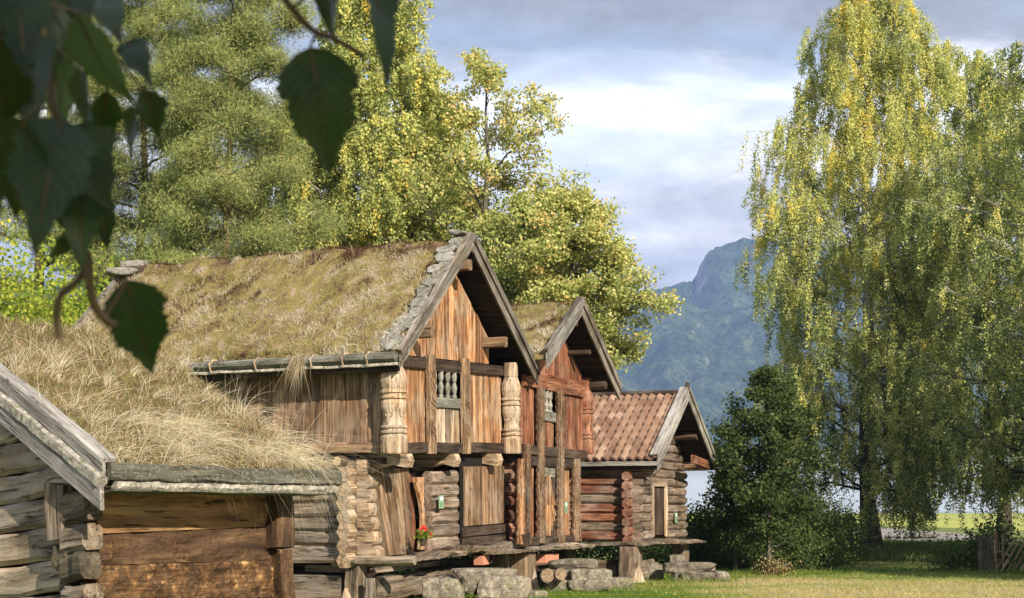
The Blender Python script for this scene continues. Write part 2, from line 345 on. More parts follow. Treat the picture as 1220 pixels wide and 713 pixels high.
def tubes(lines, sides=5):
    vs = []; fs = []; gs = []; n = 0
    for pts, rad in lines:
        pts = np.asarray(pts); k = len(pts); rad = np.asarray(rad)
        t = unit(np.gradient(pts, axis=0)); up = np.where(np.abs(t[:, 2:3]) < .9, np.array([[0, 0, 1.]]), np.array([[1., 0, 0]]))
        s = unit(np.cross(t, up)); u = np.cross(s, t); a = np.arange(sides)*2*pi/sides
        ring = pts[:, None]+rad[:, None, None]*(np.cos(a)[None, :, None]*s[:, None]+np.sin(a)[None, :, None]*u[:, None])
        vs.append(ring.reshape(-1, 3)); L = np.concatenate([[0], np.cumsum(np.linalg.norm(np.diff(pts, axis=0), axis=1))])
        gs.append(np.stack([np.repeat(L, sides), np.tile(np.cos(a), k)*.1, np.tile(np.sin(a), k)*.1], 1)+U(0, 9))
        i, j = np.meshgrid(np.arange(k-1), np.arange(sides), indexing='ij'); j2 = (j+1) % sides
        fs.append(np.stack([i*sides+j, i*sides+j2, (i+1)*sides+j2, (i+1)*sides+j], -1).reshape(-1, 4)+n); n += k*sides
    return np.concatenate(vs), np.concatenate(fs), np.concatenate(gs)

def tree(name, label, base, H, env, kind, nlimb=26, leafmat_='birch', bark='ashbark', trunk_r=.3, h0=.15, per=40, lsize=.1,
         strand=(.5, 1.8), group=None, lean=(0, 0), tintf=None, seed=1, nsec=7, ntw=4, sig=.28, cat='tree', rj=(.66, 1.1)):
    """env(t)-> crown radius at height fraction t (0 bottom of crown, 1 top)"""
    rs = np.random.default_rng(seed); T = thing(name, label, cat, (base[0], base[1], base[2] if len(base) > 2 else 0), group=group)
    k = 12; tz = np.linspace(0, 1, k)
    tr = np.stack([lean[0]*tz**1.3*H+np.cumsum(rs.normal(0, .012, k))*H*.25, lean[1]*tz*H+np.cumsum(rs.normal(0, .012, k))*H*.25, tz*H*.97], 1); tr[0] = 0
    rad = trunk_r*(1-tz)**.8+.015; rad[0] *= 1.5
    lines = [(tr, rad)]; tips = []; zc0 = H*h0
    def tp(z): return np.array([np.interp(z, tr[:, 2], tr[:, 0]), np.interp(z, tr[:, 2], tr[:, 1]), z])
    for i in range(nlimb):
        t = (i+rs.uniform(.2, .8))/nlimb; t = t**.9; zt = zc0+(H-zc0)*t           # height of the limb's tip
        az = i*2.39996+rs.uniform(-.4, .4); rr = env(t)*rs.uniform(*rj)
        drop = {'birch': .55, 'maple': .7, 'pine': .32, 'ash': .5}[kind]*rr
        zs = max(H*.06+zc0*.5, min(zt-drop*rs.uniform(.6, 1.2), H*.95)); A = tp(zs)
        c = tp(min(zt, H*.97)); B = np.array([c[0]+cos(az)*rr, c[1]+sin(az)*rr, zt])
        u = np.linspace(0, 1, 7)[:, None]; mid = (A+B)/2+np.array([0, 0, .12*rr if kind != 'pine' else -.05*rr])
        P = (1-u)**2*A+2*u*(1-u)*mid+u*u*B; P[1:-1] += rs.normal(0, .03*rr+.01, (5, 3))
        r0 = max(.018, min(trunk_r*.3, .018*rr+.018)*(1-t*.5)); lines.append((P, np.linspace(r0, .012, 7)))
        tips.append((P[-1], unit(B-A)))
        nn = max(2, int(nsec*(.4+rr/ (env(.4)+.01))))
        for j in range(nn):
            s = rs.uniform(.22, .98); Q = np.array([np.interp(s, u[:, 0], P[:, q]) for q in range(3)])
            d = unit(unit(B-A)+rs.normal(0, .75, 3)*np.array([1, 1, .55 if kind != 'pine' else .25])); ln = rr*rs.uniform(.16, .42)+.15
            E = Q+d*ln; uu = np.linspace(0, 1, 4)[:, None]; P2 = Q*(1-uu)+E*uu; P2[1:3] += rs.normal(0, .03*ln, (2, 3))
            lines.append((P2, np.linspace(max(.012, r0*.4), .007, 4))); tips.append((E, d))
            for q in range(ntw):
                s2 = rs.uniform(.3, 1); Q2 = Q+(E-Q)*s2; d2 = unit(d+rs.normal(0, .8, 3)*np.array([1, 1, .6])); l2 = ln*rs.uniform(.25, .6)
                E2 = Q2+d2*l2; lines.append(([Q2, (Q2+E2)/2+rs.normal(0, .02, 3), E2], [.008, .006, .004])); tips.append((E2, d2))
    v, f, g = tubes(lines); npmesh('trunk', v, f, bark, np.full(len(v), .5), T, True, g)
    tp_ = np.array([a for a, b in tips]); td = np.array([b for a, b in tips]); n = len(tp_)
    if kind == 'birch':
        L = rs.uniform(strand[0], strand[1], n)*np.clip(rs.uniform(.4, 1.2, n), .3, 1); m = per
        u = rs.uniform(0, 1, (n, m))**.85; sway = rs.normal(0, .12, (n, 1, 2))
        P = tp_[:, None]+np.stack([td[:, None, 0]*.35*np.sqrt(u)+sway[:, :, 0]*u, td[:, None, 1]*.35*np.sqrt(u)+sway[:, :, 1]*u, -u*L[:, None]], -1)
        P += rs.normal(0, .075, P.shape)*np.array([1, 1, .7]); P[..., 2] = np.maximum(P[..., 2], .5)
        hang, wid = 1.4, .42
    elif kind == 'pine':
        m = per; d = unit(rs.normal(size=(n, m, 3))+td[:, None]*.5+np.array([0, 0, .5]))
        P = tp_[:, None]+rs.normal(0, 1, (n, m, 3))*np.array([1, 1, .62])*(sig*rs.uniform(.7, 1.35, (n, 1, 1)))
        hang, wid = -.5, .065
    else:
        m = per; P = tp_[:, None]+rs.normal(0, sig, (n, m, 3))*np.array([1, 1, .75]); hang, wid = .25, .46
        P[..., 2] = np.maximum(P[..., 2], .3)
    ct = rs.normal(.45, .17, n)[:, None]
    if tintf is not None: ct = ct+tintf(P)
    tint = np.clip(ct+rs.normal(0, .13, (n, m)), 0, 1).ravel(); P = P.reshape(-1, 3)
    v, f = leafcards(P, lsize, hang, wid)
    npmesh('crown', v, f, leafmat_, np.repeat(tint, 4), T)
    return T

def bush(name, label, base, size, mat, n=5000, lsize=.07, seed=1, group=None, stems=14, cat='shrub', tint=.45):
    rs = np.random.default_rng(seed); T = thing(name, label, cat, (base[0], base[1], 0), group=group)
    sx, sy, sz = size; lines = []; nc = max(16, int(30*sx*sz))
    C = unit(rs.normal(size=(nc, 3))); C[:, 2] = np.abs(C[:, 2]); C *= rs.uniform(.45, 1., (nc, 1))**.5; C *= np.array([sx/2, sy/2, sz*.9]); C[:, 2] += .06*sz
    C[:, 2] *= rs.uniform(.75, 1.12, nc)
    for i in range(stems):
        E = C[rs.integers(nc)]; b = np.array([rs.uniform(-.12, .12)*sx, rs.uniform(-.12, .12)*sy, 0]); mid = (b+E)/2+np.array([0, 0, .15*sz])
        lines.append((np.array([b, mid, E]), np.array([.02, .014, .006])))
    v, f, g = tubes(lines, 5); npmesh('stem', v, f, 'ashbark', np.full(len(v), .4), T, True, g)
    per = max(8, n//nc); s = .16+.10*min(sx, sz)
    P = C[:, None]+rs.normal(0, s, (nc, per, 3))*np.array([1, 1, .7]); P[..., 2] = np.abs(P[..., 2])+.02
    tt = np.clip(rs.normal(tint, .16, (nc, 1))+rs.normal(0, .13, (nc, per)), 0, 1).ravel()
    v, f = leafcards(P.reshape(-1, 3), lsize, .2, .42); npmesh('foliage', v, f, mat, np.repeat(tt, 4), T)
    return T

# ---------------------------------------------------------------- roof helpers (building-local coords)
def roof_z(y, ridge, eave_y, eave_z): return ridge+(eave_z-ridge)*abs(y)/eave_y
def turf(name, parent, x0, x1, ey, ez, rz, mat, side=-1, th=.16, amp=.07, nx=130, ny=60, seed=0, yo=0., crest=.05):
    """lumpy turf slab on one roof slope; side -1 is the y<0 slope"""
    u = np.linspace(0, 1, nx)[:, None]*np.ones((1, ny)); v = np.linspace(0, 1, ny)[None]*np.ones((nx, 1))
    X = x0+(x1-x0)*u; Yd = v*ey; Z = rz+(ez-rz)*v
    edge = np.minimum(1, np.minimum(np.minimum(u, 1-u)*14, (1-v)*14))
    bump = (fbm(X*1.5+seed, Yd*1.5, 3, seed)-.5)*amp*2+(fbm(X*6+3, Yd*6, 3, seed+5)-.5)*amp
    Zt = Z+(th+bump)*np.clip(edge, .25, 1)-crest*(v < .02)
    P = np.stack([X, side*Yd+yo, Zt], -1).reshape(-1, 3); f = quad_grid(nx, ny)
    if side > 0: f = f[:, ::-1]
    f = f[:, ::-1]
    # skirt
    idx = np.arange(nx*ny).reshape(nx, ny); loop = np.concatenate([idx[:, 0], idx[-1, 1:], idx[::-1, -1][1:], idx[0, ::-1][1:]])
    low = P[loop].copy(); low[:, 2] = rz+(ez-rz)*np.abs(low[:, 1]-yo)/ey-.01; k = len(P); m = len(loop)
    sk = np.array([[loop[i], loop[(i+1) % m], k+(i+1) % m, k+i] for i in range(m-1)])
    P = np.concatenate([P, low]); o = npmesh(name, P, np.concatenate([f, sk]), mat, None, parent, True)
    return o
def roof_top(x, yd, ey, ez, rz, th, amp, seed): return rz+(ez-rz)*yd/ey+th+((fbm(x*1.5+seed, yd*1.5, 3, seed)-.5)*amp*2+(fbm(x*6+3, yd*6, 3, seed+5)-.5)*amp)

def boards(mb, a, b, z0, z1, n, plane, c, th=.03, ztop=None, gap=.013, lean=0., jag=.0):
    """vertical boards between a and b on the plane x=c ('x') or y=c ('y'); ztop(t) gives the top as a function of position"""
    cuts = np.linspace(a, b, n+1)+np.concatenate([[0], rng.normal(0, abs(b-a)/n*.12, n-1), [0]])
    for i in range(n):
        l, r = cuts[i]+gap/2, cuts[i+1]-gap/2; t = th*U(.7, 1.25); off = U(-.006, .006)
        zb = z0-U(0, jag)
        tl, trr = (ztop(l), ztop(r)) if ztop else (z1, z1)
        if plane == 'x': mb.plate([(c+off, l, zb), (c+off, r, zb), (c+off, r, trr), (c+off, l, tl)], (t, 0, 0))
        else: mb.plate([(l, c+off, zb), (r, c+off, zb), (r, c+off, trr), (l, c+off, tl)], (0, -t, 0))

BAL = [(0, .20), (.02, .212), (.28, .212), (.30, .20), (.31, .178), (.33, .178), (.345, .21), (.375, .212), (.385, .182), (.42, .182), (.43, .21), (.46, .21), (.475, .172), (.55, .16), (.66, .168), (.76, .195), (.84, .20), (.885, .19), (.90, .172),
       (.915, .208), (.94, .212), (.95, .182), (1.0, .182), (1.01, .212), (1.045, .212), (1.06, .178), (1.10, .192), (1.20, .212), (1.30, .205), (1.38, .17), (1.45, .14), (1.46, .15), (1.72, .15)]
def carved_post(parent, x, y, z0, h, sc=1., mat='carved', name='corner_post'):
    mb = MB(); mb.lathe((x, y, z0), [(z*h/1.45, r*sc) for z, r in BAL], 20, .28)
    o = mb.build(name, mat, parent, False)
    # shallow carved leaf relief: raised scrolls on the two visible faces
    mb = MB()
    for s, (dx, dy) in enumerate(((1, 0), (0, -1))):
        for q in range(3):
            a = q*.12; zc = z0+h*(.42+a*.6); rr = .155*sc
            for e in (-1, 1):
                p = []
                for k in range(7):
                    an = e*(.25+k*.42); u = e*.02+.055*sin(an); w = .055*(1-cos(an))*.8
                    p.append((x+dx*(rr+.012)+dy*0+(u if dx == 0 else 0), y+dy*(rr+.012)+(u if dy == 0 else 0), zc+w))
                v, f, g = tubes([(np.array(p), np.full(7, .009))], 4); mb.add(v, [tuple(t) for t in f], g, .6)
    mb.build('carving', mat, o)
    return o
def column(parent, x, y, z0, z1, r=.12, mat='columnwood'):
    """half round jamb covered in worn carving"""
    mb = MB(); n = max(8, int((z1-z0)/.035)); vs = []; gs = []; sides = 14; off = U(0, 50); ph = U(0, 6)
    for i in range(n+1):
        z = z0+(z1-z0)*i/n; foot = 1.1 if z < z0+.22 else 1
        for j in range(sides):
            a = 2*pi*j/sides; q = r*foot*(1+.09*sin(z*38+3*sin(a*2+ph))*cos(a*3+z*9)+U(-.05, .05))
            vs.append(V(x+cos(a)*q*.8, y+sin(a)*q, z)); gs.append(V(off+z, cos(a)*r, sin(a)*r))
    fs = [tuple(range(sides-1, -1, -1)), tuple(n*sides+i for i in range(sides))]+[(i*sides+j, i*sides+(j+1) % sides, (i+1)*sides+(j+1) % sides, (i+1)*sides+j) for i in range(n) for j in range(sides)]
    mb.add(vs, fs, gs); return mb.build('carved_column', mat, parent)
def rough_slab(mb, x0, x1, y0, y1, z, th, seed=0, r=None):
    """thick split-timber or stone slab with wavy edges"""
    nx = 16; rs = np.random.default_rng(seed); vs = []; gs = []; long_y = (y1-y0) > (x1-x0)
    for i in range(nx+1):
        t = i/nx; w0, w1 = rs.uniform(-.05, .05, 2); dz = .03*sin(t*7+seed); tt = th*rs.uniform(.8, 1.15)
        if long_y:
            y = y0+(y1-y0)*t; row = [(x0+w0, y, z-tt), (x1+w1, y, z-tt*.7), (x1+w1+.02, y, z-.03), (x1+w1-.05, y, z+dz), (x0+w0+.03, y, z+dz), (x0+w0-.02, y, z-.03)]
        else:
            x = x0+(x1-x0)*t; row = [(x, y1+w0, z-tt), (x, y0+w1, z-tt*.7), (x, y0+w1-.02, z-.03), (x, y0+w1+.05, z+dz), (x, y1+w0-.03, z+dz), (x, y1+w0+.02, z-.03)]
        vs += [V(*p) for p in row]
        q = [p[0] if long_y else p[1] for p in row]; gs += [V(t*3+seed, a, p[2]) for a, p in zip(q, row)]
    fs = [(5, 4, 3, 2, 1, 0), tuple(nx*6+i for i in range(6))]+[(i*6+j, i*6+(j+1) % 6, (i+1)*6+(j+1) % 6, (i+1)*6+j) for i in range(nx) for j in range(6)]
    mb.add(vs, fs, gs, r)

def lobe(mb, x0, x1, y, z, h, th, r, dirx=1):
    """rounded, waisted end of a squared log: silhouette seen from the side"""
    n = 9; pts = [(x0, y, z-h/2)]
    for k in range(n): a = -pi/2+pi*k/(n-1); pts.append((x0+dirx*((x1-x0)*(.66+.34*max(0, cos(a))**.8)), y, z+sin(a)*h*.5))
    pts.append((x0, y, z+h/2)); mb.plate(pts, (0, th, 0), (1, 0, 0), r)

# ================================================================ the big loft house
def roofframe(parent, W, e, xb, xf, rz, ez, bm='greymoss', mat_deck='soffit', drop=.26, two=True, lm='grey', eL=None, dropL=None):
    """deck, bargeboards of the front gable; returns nothing"""
    ey0 = W/2+e; sl = (rz-ez)/ey0; nrm = 1/math.hypot(1, sl)
    EY = {1: (ey0, ez), -1: ((eL or ey0), rz-sl*(eL or ey0))}
    mb = MB()
    for s in (-1, 1):
        n = 14; ey, ez = EY[s]
        for k in range(n):                                     # deck planks running along the ridge
            a, b = ey*k/n, ey*(k+1)/n-.008
            za, zb = rz-sl*a, rz-sl*b; t = .035*U(.8, 1.2)
            mb.plate([(xb, s*a, za-t), (xf-.03, s*a, za-t), (xf-.03, s*b, zb-t), (xb, s*b, zb-t)][::s], (0, 0, t), (1, 0, 0))
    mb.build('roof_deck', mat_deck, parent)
    for s in (-1, 1):
        ey, ez = EY[s]; dr = dropL if (s < 0 and dropL) else drop
        mb = MB(); up = (0, s*sl*nrm*1., nrm)
        L = math.hypot(ey, rz-ez)+.10
        for (dx, dn, w) in (((.0, .02, dr), (.045, .12, dr*.55)) if two else ((.0, .02, dr),)):
            # board as plate: lower edge hangs below the deck
            y0, z0 = 0, rz+.13+dn*.6; y1, z1 = s*(ey+.06), ez+.13+dn*.6-.06*sl
            hv = w/nrm
            mb.plate([(xf+dx, y0, z0), (xf+dx, y1, z1), (xf+dx, y1+s*-.0, z1-hv), (xf+dx, y0, z0-hv)][::-s], (.04, 0, 0), (0, s*nrm, -sl*nrm))
        mb.build('bargeboard', bm if s > 0 else lm, parent)
        mb = MB(); mb.beam((xf-.02, s*.02, rz+.20), (xf-.02, s*(ey+.02), ez+.18), .09, .05, up=up, seg=9, wob=.014)
        mb.build('verge_cap', bm, parent)

def under_shrub(): pass

B1 = thing('storehouse', 'largest two-storey timber storehouse with turf roof, carved corner posts and glowing orange gable boards', 'storehouse', (-.957, 29.84, 0), 27., 1.8, 'old timber storehouses in a row')
def build_B1(T):
    W, e, rz, ez, xf, xb = 4.5, .36, 6.55, 4.22, .33, -7.85
    ey = W/2+e
    roofframe(T, W, e, xb, xf, rz, ez, drop=.22, dropL=.15, lm='agedbrown', bm='agedbrown')
    turf('turf_roof', T, xb, xf-.03, ey+.02, ez, rz, 'turf1', -1, .17, .08, 220, 90, 3)
    turf('turf_roof', T, xb, xf-.03, ey+.02, ez, rz, 'turf1', 1, .17, .08, 90, 30, 4)
    # gable: purlin ends
    for (y, z) in ((1.42, 4.80), (0, 6.16), (-1.42, 4.80)):
        mb = MB(); mb.beam((-.6, y, z), (xf-.04, y, z), .17, .2, r=.5); mb.build('purlin', 'carvedbrown', T)
    ztop = lambda y: rz-.10-(rz-ez)*abs(y)/ey-.10
    mb = MB(); boards(mb, -1.72, 1.62, 4.40, 0, 19, 'x', -.22, .03, ztop); mb.build('gable_boards', 'orange', T)
    mb = MB(); mb.beam((-.17, -2.08, 4.28), (-.17, 2.16, 4.28), .10, .20, seg=6, wob=.01, r=.2); mb.build('tie_beam', 'darkwood', T)
    mb = MB(); boards(mb, -2.10, -.84, 2.84, 4.18, 11, 'x', -.22, .03); mb.build('wall_boards', 'orange', T)
    mb = MB(); boards(mb, .48, 2.14, 2.84, 4.18, 14, 'x', -.22, .03); mb.build('wall_boards', 'orange', T)
    for y in (-.83, .47):
        mb = MB(); mb.beam((-.10, y, 2.64), (-.10, y, 4.44), .24, .10, up=(1, 0, 0), seg=14, wob=.008, r=.8); o = mb.build('stile', 'carvedbrown', T)
        mb = MB()                                              # wandering vine relief
        for ph in (0, pi):
            zz = np.linspace(2.95, 4.15, 60); p = np.stack([np.full(60, -.050), y+(.06+.02*np.sin(zz*13+ph*2))*np.sin(zz*25+ph*.8+.7*np.sin(zz*9)), zz], 1)
            v, f, g = tubes([(p, np.full(60, .013))], 5); mb.add(v, [tuple(t) for t in f], g, .5)
        mb.build('vine_carving', 'carvedbrown', o)
    # little window with balusters
    fr = MB(); fr.beam((-.17, -.78, 3.58), (-.17, .42, 3.58), .08, .19, r=.25); fr.beam((-.17, -.70, 4.19), (-.17, .34, 4.19), .08, .05, r=.3)
    win = fr.build('window', 'greymoss', T)
    mb = MB(); mb.plate([(-.28, -.80, 3.60), (-.28, .44, 3.60), (-.28, .44, 4.25), (-.28, -.80, 4.25)], (.02, 0, 0)); mb.build('black_opening_plate', 'black', win)  # black plate painted for the unlit room behind the balusters
    for y in (-.56, -.31, -.05, .20):
        mb = MB(); mb.lathe((-.19, y, 3.67), [(0, .05), (.05, .055), (.07, .03), (.12, .045), (.2, .06), (.27, .04), (.30, .025), (.34, .045), (.40, .055), (.47, .05), (.5, .05)], 10)
        mb.build('baluster', 'greymoss', win)
    mb = MB(); boards(mb, -.83, .46, 2.84, 3.48, 6, 'x', -.21, .03); mb.build('panel_boards', 'carved', T)
    mb = MB(); mb.beam((-.17, -2.1, 2.75), (-.17, 2.1, 2.75), .16, .20, seg=8, wob=.012, r=.3); mb.build('sill_beam', 'darkwood', T)
    carved_post(T, .0, -2.30, 2.64, 1.52, 1.02); carved_post(T, .0, 2.20, 2.64, 1.52, .86)
    # long side, upper gallery
    mb = MB(); boards(mb, -7.4, -.27, 2.84, 4.3, 27, 'y', -2.14, .03); mb.build('gallery_boards', 'brown', T)
    mb = MB(); boards(mb, -7.4, -.27, 2.84, 4.3, 20, 'y', 2.16, .03); mb.build('gallery_boards', 'brown', T)
    mb = MB(); mb.beam((-7.5, -2.19, 2.75), (-.2, -2.19, 2.75), .18, .19, seg=16, wob=.01, r=.6); mb.build('gallery_sill', 'brown', T)
    mb = MB(); mb.beam((-7.5, 2.2, 2.75), (-.2, 2.2, 2.75), .18, .19, seg=16, wob=.01, r=.6); mb.build('gallery_sill', 'brown', T)
    mb = MB(); mb.plate([(-7.4, -2.1, 2.68), (-.2, -2.1, 2.68), (-.2, 2.1, 2.68), (-7.4, 2.1, 2.68)], (0, 0, .04), (1, 0, 0)); mb.build('gallery_floor', 'darkwood', T)
    mb = MB(); boards(mb, -2.1, 2.1, 2.7, 0, 12, 'x', -7.4, .03, lambda y: rz-.2-(rz-ez)*abs(y)/ey); mb.build('back_gable', 'brown', T)
    # eave: turf log, bark, pegs
    yy = -ey-.02
    mb = MB(); mb.log((xb, yy-.05, ez+.07), (xf-.05, yy-.05, ez+.07), .075, .085, 10, 26, .1, r=.2); mb.build('turf_log', 'greymoss', T)
    mb = MB(); mb.beam((xb, yy+.03, ez-.05), (xf-.03, yy+.03, ez-.05), .2, .05, seg=24, wob=.012); mb.build('eave_board', 'bark', T)
    mb = MB(); mb.beam((xb, yy+.12, ez-.12), (xf-.1, yy+.12, ez-.12), .10, .10, seg=14, wob=.01, r=.2); mb.build('eave_beam', 'darkwood', T)
    for x in (-.25, -.75, -1.4, -2.6, -3.6, -4.7):
        p = np.array([(x, yy+.08, ez+.17), (x-.02, yy-.05, ez+.17), (x-.03, yy-.14, ez+.09), (x-.01, yy-.10, ez-.06)])
        v, f, g = tubes([(p, np.array([.018, .022, .02, .014]))], 6); mb = MB(); mb.add(v, [tuple(t) for t in f], g, .7); mb.build('eave_hook', 'carved', T)
    # slates along the verge
    rs = np.random.default_rng(5)
    for k in range(22):
        t = (k+.4)/22; yd = ey*t; x = xf-.20+rs.uniform(-.12, .05); z = roof_top(x, yd, ey, ez, rz, .17, .06, 3)+.012
        mb = MB(); w = rs.uniform(.20, .46); h = rs.uniform(.18, .27); n = 6; sl = (rz-ez)/ey; a0 = rs.uniform(0, 6)
        pts = []
        for q in range(n):
            a = 2*pi*q/n+.35*sin(a0); dx = cos(a)*w/2*rs.uniform(.75, 1.2); dy = sin(a)*h/2*rs.uniform(.75, 1.2); pts.append((x+dx, -yd+dy, z+dy*sl*.97-.005+.02*(k % 2)))
        mb.plate(pts, (0, -.012, .022), (1, 0, 0)); mb.build('roof_slate', 'slate', T)
    mb = MB()
    for q in range(3): mb.rock((xf-.22-.12*q, -.05+.06*q, rz+.21+.035*q), (.26-.06*q, .22, .06), .4*q, q+3)
    mb.build('ridge_stone', 'slate', T)
    mb = MB(); mb.rock((xb+.12, 0, rz+.17), (.5, .34, .14), .2, 9); mb.rock((xb+.1, -.35, rz-.02), (.6, .4, .16), .6, 12); mb.build('ridge_stone', 'slate', T)
    # back verge board seen from the front as a grey edge
    for s in (-1, 1):
        mb = MB(); mb.plate([(xb-.05, 0, rz+.24), (xb-.05, s*ey, ez+.24), (xb-.05, s*ey, ez-.08), (xb-.05, 0, rz-.08)][::-s], (.04, 0, 0), (0, 1, 0)); mb.build('back_bargeboard', 'grey', T)
    # ---------------- lower storey: log box
    xc, yc = -.85, -2.05
    zs = np.linspace(.92, 2.42, 7)
    mb = MB()
    for i, z in enumerate(zs): mb.beam((-7.2, yc, z), (xc+.02, yc, z), .25, .245, seg=18, wob=.012, r=U(.2, .9), ch=.24)
    mb.build('log_wall', 'oldgrey', T)
    mb = MB()
    for i, z in enumerate(zs): mb.log((-7.2, 2.05, z), (xc+.02, 2.05, z), .135, .14, 8, 8, .05)
    mb.build('log_wall', 'oldgrey', T)
    mb = MB()
    for z in zs+.12: mb.log((-7.0, yc-.2, z), (-7.0, 2.2, z), .13, .13, 8, 8, .05)
    mb.build('back_wall', 'darkwood', T)
    # corner: cross log ends towards the viewer, side log ends towards the gable
    mb = MB()
    for z in zs-.12: mb.log((xc-.13, yc+.1, z), (xc-.13, yc-.36+U(-.02, .02), z), .146, .146, 6, 4, .03, r=.45+U(-.1, .1), rot=0)
    mb.build('log_end', 'carved', T)
    mb = MB()
    for i, z in enumerate(zs):
        lobe(mb, xc+.0, xc+.26+(.15-.05*i if i < 3 else 0)+(.03 if i == 5 else 0), yc-.13, z, .252, .26, .55+U(-.1, .1))
    mb.build('log_end', 'carved', T)
    # gable side lower: dark plank backing, leaning planks, orange jamb, short log wall, board wall
    mb = MB(); boards(mb, -2.0, 2.1, .85, 2.62, 15, 'x', xc-.1, .03); mb.build('inner_backing', 'darkwood', T)
    mb = MB()
    for k in range(5):
        y0 = -2.12+.27*k; y1 = -1.68+.21*k
        mb.plate([(xc+.15+.012*k, y1, .84), (xc+.15+.012*k, y1+.20, .84), (xc+.15+.012*k, y0+.255, 2.38), (xc+.15+.012*k, y0, 2.38)], (.04, 0, 0), (0, -.28, .96), r=.25+.5*(k % 2)+U(-.1, .1))
    mb.build('leaning_planks', 'carvedbrown', T)
    mb = MB(); nn = 15; L_ = [(xc+.3, -.62+.16*sin(pi*min(1, t*1.1))-.12*t, .9+1.32*t) for t in np.linspace(0, 1, nn)]
    R_ = [(xc+.3, -.44+.02*sin(t*6), .9+1.32*t) for t in np.linspace(0, 1, nn)]
    for k in range(nn-1): mb.plate([L_[k], R_[k], R_[k+1], L_[k+1]], (.07, 0, 0), (0, 0, 1), r=.75)
    mb.build('carved_jamb', 'orange', T)
    mb = MB(); mb.plate([(xc+.12, -.95, .85), (xc+.12, -.42, .85), (xc+.12, -.42, 2.3), (xc+.12, -.95, 2.3)], (.04, 0, 0), (0, 0, 1), r=.4); mb.build('jamb_board', 'rust', T)
    mb = MB()
    for i, z in enumerate(np.linspace(.98, 2.2, 6)): mb.beam((xc+.42, -.42, z), (xc+.42, .62+.07*(i % 2), z), .22, .245, seg=5, wob=.012, r=U(.3, 1), ch=.26)
    mb.build('short_log_wall', 'greylog', T)
    mb = MB()
    for i, z in enumerate(np.linspace(1.0, 2.2, 6)):
        mb.log((xc+.43, .55, z), (xc+.43, .80+.06*(i % 2), z), .125, .10, 9, 3, .06, r=.3+.1*i)
    mb.build('log_end', 'greylog', T)
    mb = MB(); boards(mb, .60, 2.28, 1.28, 2.40, 8, 'x', -.24, .035); mb.build('stair_boards', 'brown', T)
    mb = MB(); mb.beam((-.20, .55, 1.17), (-.20, 2.3, 1.17), .09, .17, r=.4); mb.beam((-.20, .55, .98), (-.20, 2.3, .98), .1, .17, r=.3); mb.build('stair_rail', 'darkwood', T)
    mb = MB(); mb.plate([(-.26, .55, .88), (-.26, 2.3, .88), (-.26, 2.3, 2.6), (-.26, .55, 2.6)], (-.03, 0, 0)); mb.build('inner_backing', 'black', T)  # one flat black plate paints the dark behind the stair boards
    # cantilever beams below the gallery
    for y, l in ((-1.78, .05), (1.62, .05), (.10, -.05)):
        mb = MB(); mb.plate([(-1.3, y, 2.30), (-.75, y, 2.34), (-.30, y, 2.46), (l, y, 2.40), (l+.05, y, 2.52), (l, y, 2.64), (-1.3, y, 2.64)], (0, -.2, 0), (1, 0, 0), r=.8); mb.build('cantilever_beam', 'carved', T)
    for k, x in enumerate((-1.1, -1.65, -2.5, -3.6, -4.7, -5.8)):
        mb = MB(); mb.log((x, -1.6, 2.53), (x, -2.42, 2.53), .085, .085, 10, 3, .05); o = mb.build('joist', 'darkwood', T)
        mb = MB(); mb.log((x, -2.40, 2.53), (x, -2.432, 2.53), .08, .078, 10, 2, .04); mb.build('cut_end', 'sawn', o)
    mb = MB(); mb.beam((-7.2, -2.04, 2.52), (-.35, -2.04, 2.52), .2, .12, r=.2); mb.build('wall_plate', 'darkwood', T)
    # sill slabs
    mb = MB(); rough_slab(mb, -7.3, -.75, -2.36, -1.85, .84, .13, 3, .7); o = mb.build('sill_log', 'oldgrey', T)
    mb = MB(); mb.log((-1.35, -2.18, .76), (.28, -2.10, .80), .10, .075, 9, 8, .1, r=.9); mb.build('sill_log', 'oldgrey', T)
    mb = MB(); rough_slab(mb, -.75, -.05, -1.4, .7, .84, .12, 4, .5); rough_slab(mb, -.35, .10, .35, 2.65, .91, .15, 8, .6); mb.build('sill_slab', 'oldgrey', T)
    # stub posts and plinth beams
    for (x, y, w) in ((-.95, -2.05, .42), (-.15, 2.1, .42), (-4.2, -2.05, .4), (-7.0, -2.05, .4)):
        mb = MB(); mb.beam((x, y, -.05), (x, y, .72), w*.95, w*.8, up=(1, 0, 0), seg=5, wob=.012, taper=.84, r=.45); mb.build('stub_post', 'oldgrey', T)
    mb = MB(); mb.beam((-.52, -2.28, -.05), (-.52, -2.28, .50), .17, .16, up=(1, 0, 0), r=.6, taper=.9); mb.build('stub_post', 'oldgrey', T)
    mb = MB(); mb.plate([(-.78, -2.46, -.05), (-1.06, -2.46, -.05), (-.93, -2.46, .33)], (0, .12, 0), (0, 0, 1), r=.9); mb.build('prop', 'carved', T)
    mb = MB(); mb.beam((-7.2, -2.1, .28), (-1.2, -2.1, .28), .16, .48, seg=12, wob=.012, r=.35); mb.build('plinth_beam', 'oldgrey', T)
    mb = MB(); mb.beam((-.7, -1.9, .28), (-.55, .8, .28), .2, .42, seg=6, wob=.012, r=.35); mb.build('plinth_beam', 'oldgrey', T)
    mb = MB(); mb.beam((-.75, -1.85, .60), (-.65, .3, .60), .12, .09, seg=4, r=.9); mb.build('cross_rail', 'oldgrey', T)
    mb = MB(); mb.plate([(-6.9, -1.3, .05), (-.9, -1.3, .05), (-.9, -1.3, .8), (-6.9, -1.3, .8)], (0, .1, 0), (1, 0, 0)); mb.build('inner_footing', 'darkwood', T)
